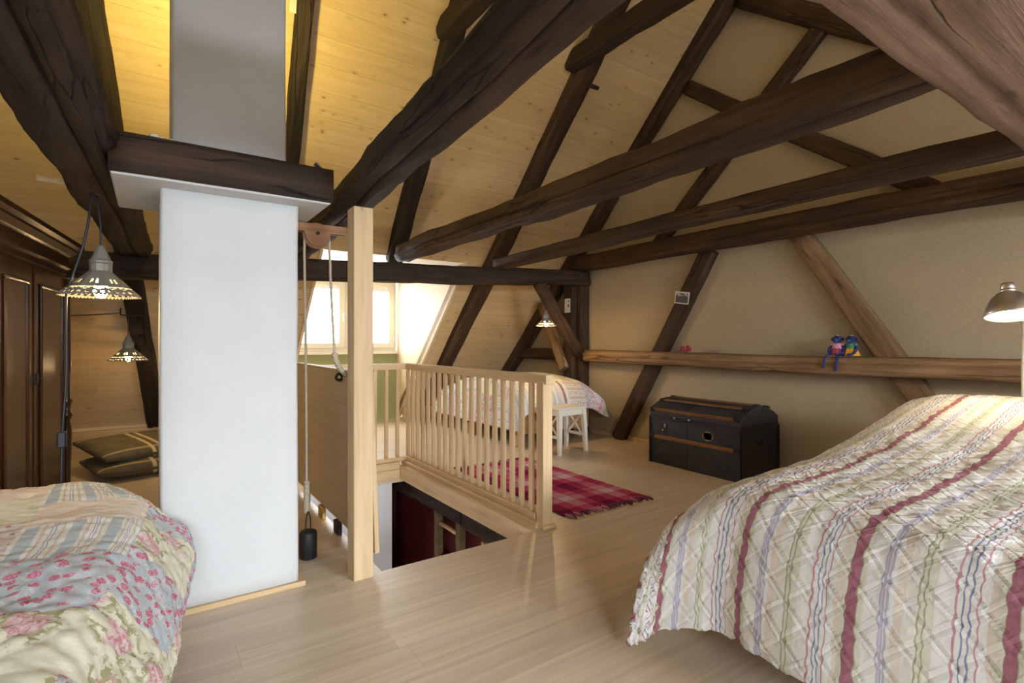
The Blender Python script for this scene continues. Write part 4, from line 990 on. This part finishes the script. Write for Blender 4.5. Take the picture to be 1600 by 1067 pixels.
# ------------------------------------------------------------------ reading lamp (right edge)
fl = empty('reading_lamp', (4.25, .813, 0), 0, 'brushed steel reading lamp with bell shade over the large bed', 'lamp')
def fit(p): return Vector(p)-Vector((4.25, .813, 0))
LP = Vector((3.535, .722, 1.275))
tl = Matrix.Translation(fit(LP)) @ Matrix.Rotation(math.radians(-13), 4, Vector((.82, -.57, 0))) @ Matrix.Diagonal((.70, .70, .84, 1)) @ Matrix.Rotation(math.radians(6), 4, Vector((.57, .82, 0)))
m = MB(); pr = [(.150, .0), (.149, .012), (.143, .035), (.128, .072), (.102, .112), (.070, .140), (.046, .152)]
m.lathe(pr, 40, cap=False, M=tl); s_ = m.build('lamp_shade', M_steel, fl); so = s_.modifiers.new('t', 'SOLIDIFY'); so.thickness = .002; so.offset = -1
m = MB(); m.lathe([(.044, .148), (.044, .165), (.040, .168), (.042, .172), (.042, .195), (.034, .207), (.0, .212)], 28, M=tl); m.build('cap', M_steel, fl)
m = MB(); m.ball(fit(LP+Vector((0, 0, .045))), .036, u=16, v=12); m.build('bulb', M_bulb2, fl)
m = MB(); m.tube([fit(p) for p in smoothpath([LP+Vector((.085, .0, .075)), (3.85, .745, 1.345), (4.12, .785, 1.33), (4.23, .81, 1.29), (4.25, .813, 1.25)], 8)] , .010, 8); m.build('arm', M_steel, fl)
m = MB(); m.tube([(0, 0, .02), (0, 0, 1.27)], .014, 12); m.build('pole', M_whitepaint, fl)
m = MB(); m.lathe([(.12, 0), (.12, .012), (.02, .022)], 28); m.build('base', M_steel, fl)
light('reading_glow', 'POINT', tuple(LP+Vector((0, 0, .005))), 10, (1, .80, .52), .03)

# ------------------------------------------------------------------ uplight hidden behind the stack
ul = empty('uplighter', (.33, 3.26, 0), 0, 'warm uplighter behind the chimney stack throwing yellow light on the boards', 'lamp')
m = MB(); m.tube([(0, -.16, 2.4), (0, -.02, 2.4)], .012, 8); m.build('arm', M_metal, ul)
m = MB(); m.lathe([(.03, 0), (.075, .06), (.085, .10)], 20, (0, 0, 2.38), cap=False); m.build('bowl', M_metal, ul)
m = MB(); m.ball((0, 0, 2.43), .03); m.build('bulb', M_bulb, ul)
L_up = light('uplighter_glow', 'AREA', (.33, 3.26, 2.50), 24, (1.0, .79, .22), .14, (PI-.25, 0, 0)); L_up.data.shape = 'DISK'
light('uplighter_bulb', 'POINT', (.33, 3.26, 2.52), 16, (1.0, .78, .22), .04)

fill_lamp = copy_tree(ul); fill_lamp['label'] = 'added unseen warm fill lamp on the far side of the ridge, behind the viewer'; fill_lamp.location = (1.1, -1.9, .6)  # unseen copy of the uplighter, added as a body for the fill below
L_fill = light('warm_fill_rear', 'AREA', (1.1, -1.9, 3.10), 30, (1.0, .74, .30), .14); L_fill.data.shape = 'DISK'; aim(L_fill, (4.5, -1.4, 4.6))  # added warm fill for the upper gable and stack, no known source

# ------------------------------------------------------------------ wardrobe
wa = empty('wardrobe', (-.45, 4.30, 0), math.atan2(-.993, -.118), 'tall dark polished walnut wardrobe with moulded cornice at the left edge', 'wardrobe')
# local x: along the front towards the camera; local y: +y is ... front normal
WL = 1.225; WD = .55
# front normal should be +X world => local -? computed below
th = math.atan2(-.993, -.118); fn = Vector((math.cos(th+PI/2), math.sin(th+PI/2), 0)); sg = 1 if fn.x > 0 else -1
def wbox(name, x0, x1, y0, y1, z0, z1, bev=.004, mat=M_walnut, parent=None, loc=None):
    a, b = sorted((sg*y0, sg*y1)); m = MB(); m.box(x0, x1, a, b, z0, z1, 0, bev); return m.build(name, mat, parent or wa)
wbox('body', 0, WL, -WD, 0, .10, 1.58)
wbox('plinth', -.02, WL+.02, -WD, .03, 0, .12)
m = MB()
cprof = [(0, 1.57), (.012, 1.57), (.012, 1.60), (.03, 1.61), (.03, 1.625), (.018, 1.635), (.018, 1.68), (.035, 1.69), (.06, 1.715), (.06, 1.728), (.085, 1.74), (.085, 1.765), (-.1, 1.765)]
rr = []
for (e, f) in ((0, -WD), (0, 0), (WL, 0), (WL, -WD)):
    pass
for d, z in cprof:
    d = max(d, -.1); rr.append([(-d, sg*(-WD), z), (-d, sg*d, z), (WL+d, sg*d, z), (WL+d, sg*(-WD), z)])
m.rings(rr, 0, False, True); m.build('cornice', M_walnut, wa)
def wdoor(x0, x1, knob):
    d = wbox('door', x0, x1, .0, .022, .16, 1.54, .003)
    pm = MB(); t = .075
    for a in ((x0+t, x1-t, .26, .28), (x0+t, x1-t, 1.44, 1.46), (x0+t, x0+t+.02, .28, 1.44), (x1-t-.02, x1-t, .28, 1.44)):
        y0, y1 = sorted((sg*.022, sg*.036)); pm.box(a[0], a[1], y0, y1, a[2], a[3], 0, .006)
    pm.build('panel_moulding', M_walnut, d)
    y0, y1 = sorted((sg*.022, sg*.028)); pm = MB(); pm.box(x0+t+.02, x1-t-.02, y0, y1, .28, 1.44, 0, .002); pm.build('panel', M_walnut, d)
    kx = x0+.035 if knob < 0 else x1-.035
    pm = MB(); pm.box(kx-.006, kx+.006, min(sg*.022, sg*.03), max(sg*.022, sg*.03), .92, .98, 0, .001); pm.tube([(kx, sg*.03, .95), (kx-.05, sg*.035, .953)], .003, 6); pm.build('key', M_iron, d)
wdoor(.07, .63, 1); wdoor(.665, 1.13, -1); 
def wcol(x, mat):
    m = MB(); prof = [(.026, .14), (.026, .18), (.018, .20), (.022, .40), (.026, .60), (.018, .66), (.030, .68), (.030, .70), (.018, .72), (.022, .76), (.030, .78), (.018, .80), (.021, 1.0), (.018, 1.44), (.026, 1.46), (.026, 1.54)]
    m.lathe(prof, 16, (x, sg*.022, 0)); m.build('turned_column', mat, wa)
wcol(.035, M_walnut); wcol(1.19, M_walnut_lit)

# ------------------------------------------------------------------ floor cushions under the eaves
g = G('olive_cushion', .95, 0, .1); uv = g.co('UV'); x = g.sep(uv)
fx = g.math('ABSOLUTE', g.math('SUBTRACT', g.math('ABSOLUTE', g.math('SUBTRACT', x[0], .5)), .26))
def band(sock, c, w): return g.math('LESS_THAN', g.math('ABSOLUTE', g.math('SUBTRACT', sock, c)), w)
msk = 0
for s_i in (0, 1):
    for cc in ((.09, .115, .885, .91) if s_i else (.45, .54)):
        b_ = band(x[s_i], cc, .018 if s_i == 0 else .006); msk = b_ if msk == 0 else g.math('MAXIMUM', msk, b_)
g.color(g.mix(msk, g.ramp(g.noise(uv, 8, 4), [(.35, (.105, .088, .055)), (.7, (.15, .128, .082))]), (.52, .43, .26))); fabric_bump(g, uv, .25, None); M_cush = g.m
M_cushside = plain('cushion_gusset', (.10, .065, .035), .95)
def cushion(loc, rz, w, d, h, label, seed, tiltx=0):
    n = 36; me = bpy.data.meshes.new('cushion'); vs = []; uvs = []; W = n+1
    for side in (1, -1):
        for i in range(n+1):
            for j in range(n+1):
                u, v = i/n, j/n; e = (1-abs(2*u-1)**3.2)*(1-abs(2*v-1)**3.2); e = max(0, e)**.5
                pin = 1 - .05*(1-abs(2*v-1)**2)*0
                vs.append(((u-.5)*w, (v-.5)*d, side*h/2*e*(1+.12*noise.noise((u*4, v*4, seed))) + side*.012)); uvs.append((u, v))
    fc = []; mi = []
    for sidx in (0, 1):
        o_ = sidx*W*W
        for i in range(n):
            for j in range(n):
                q_ = (o_+i*W+j, o_+(i+1)*W+j, o_+(i+1)*W+j+1, o_+i*W+j+1); fc.append(q_ if sidx == 0 else q_[::-1]); mi.append(0)
    rim = [(i, 0) for i in range(n)] + [(n, j) for j in range(n)] + [(i, n) for i in range(n, 0, -1)] + [(0, j) for j in range(n, 0, -1)]
    for k in range(len(rim)):
        a, b = rim[k], rim[(k+1) % len(rim)]; ia, ib = a[0]*W+a[1], b[0]*W+b[1]; fc.append((ia, W*W+ia, W*W+ib, ib)); mi.append(1)
    me.from_pydata(vs, [], fc); ull = me.uv_layers.new()
    for l in me.loops: ull.data[l.index].uv = uvs[l.vertex_index]
    me.polygons.foreach_set('material_index', mi); me.polygons.foreach_set('use_smooth', [True]*len(fc)); me.materials.append(M_cush); me.materials.append(M_cushside)
    o = bpy.data.objects.new('floor_cushion', me); link(o); o.location = loc; o.rotation_euler = (tiltx, 0, rz); tag(o, label, 'cushion', 'striped cushions under the eaves'); return o
cushion((-.02, 5.75, .075), .25, .85, .75, .126, 'olive floor cushion with cream stripes, lower one of the pile under the eaves', 1)
cushion((-.07, 5.88, .205), .40, .80, .70, .105, 'olive floor cushion with cream stripes, upper one of the pile under the eaves', 2, .10)
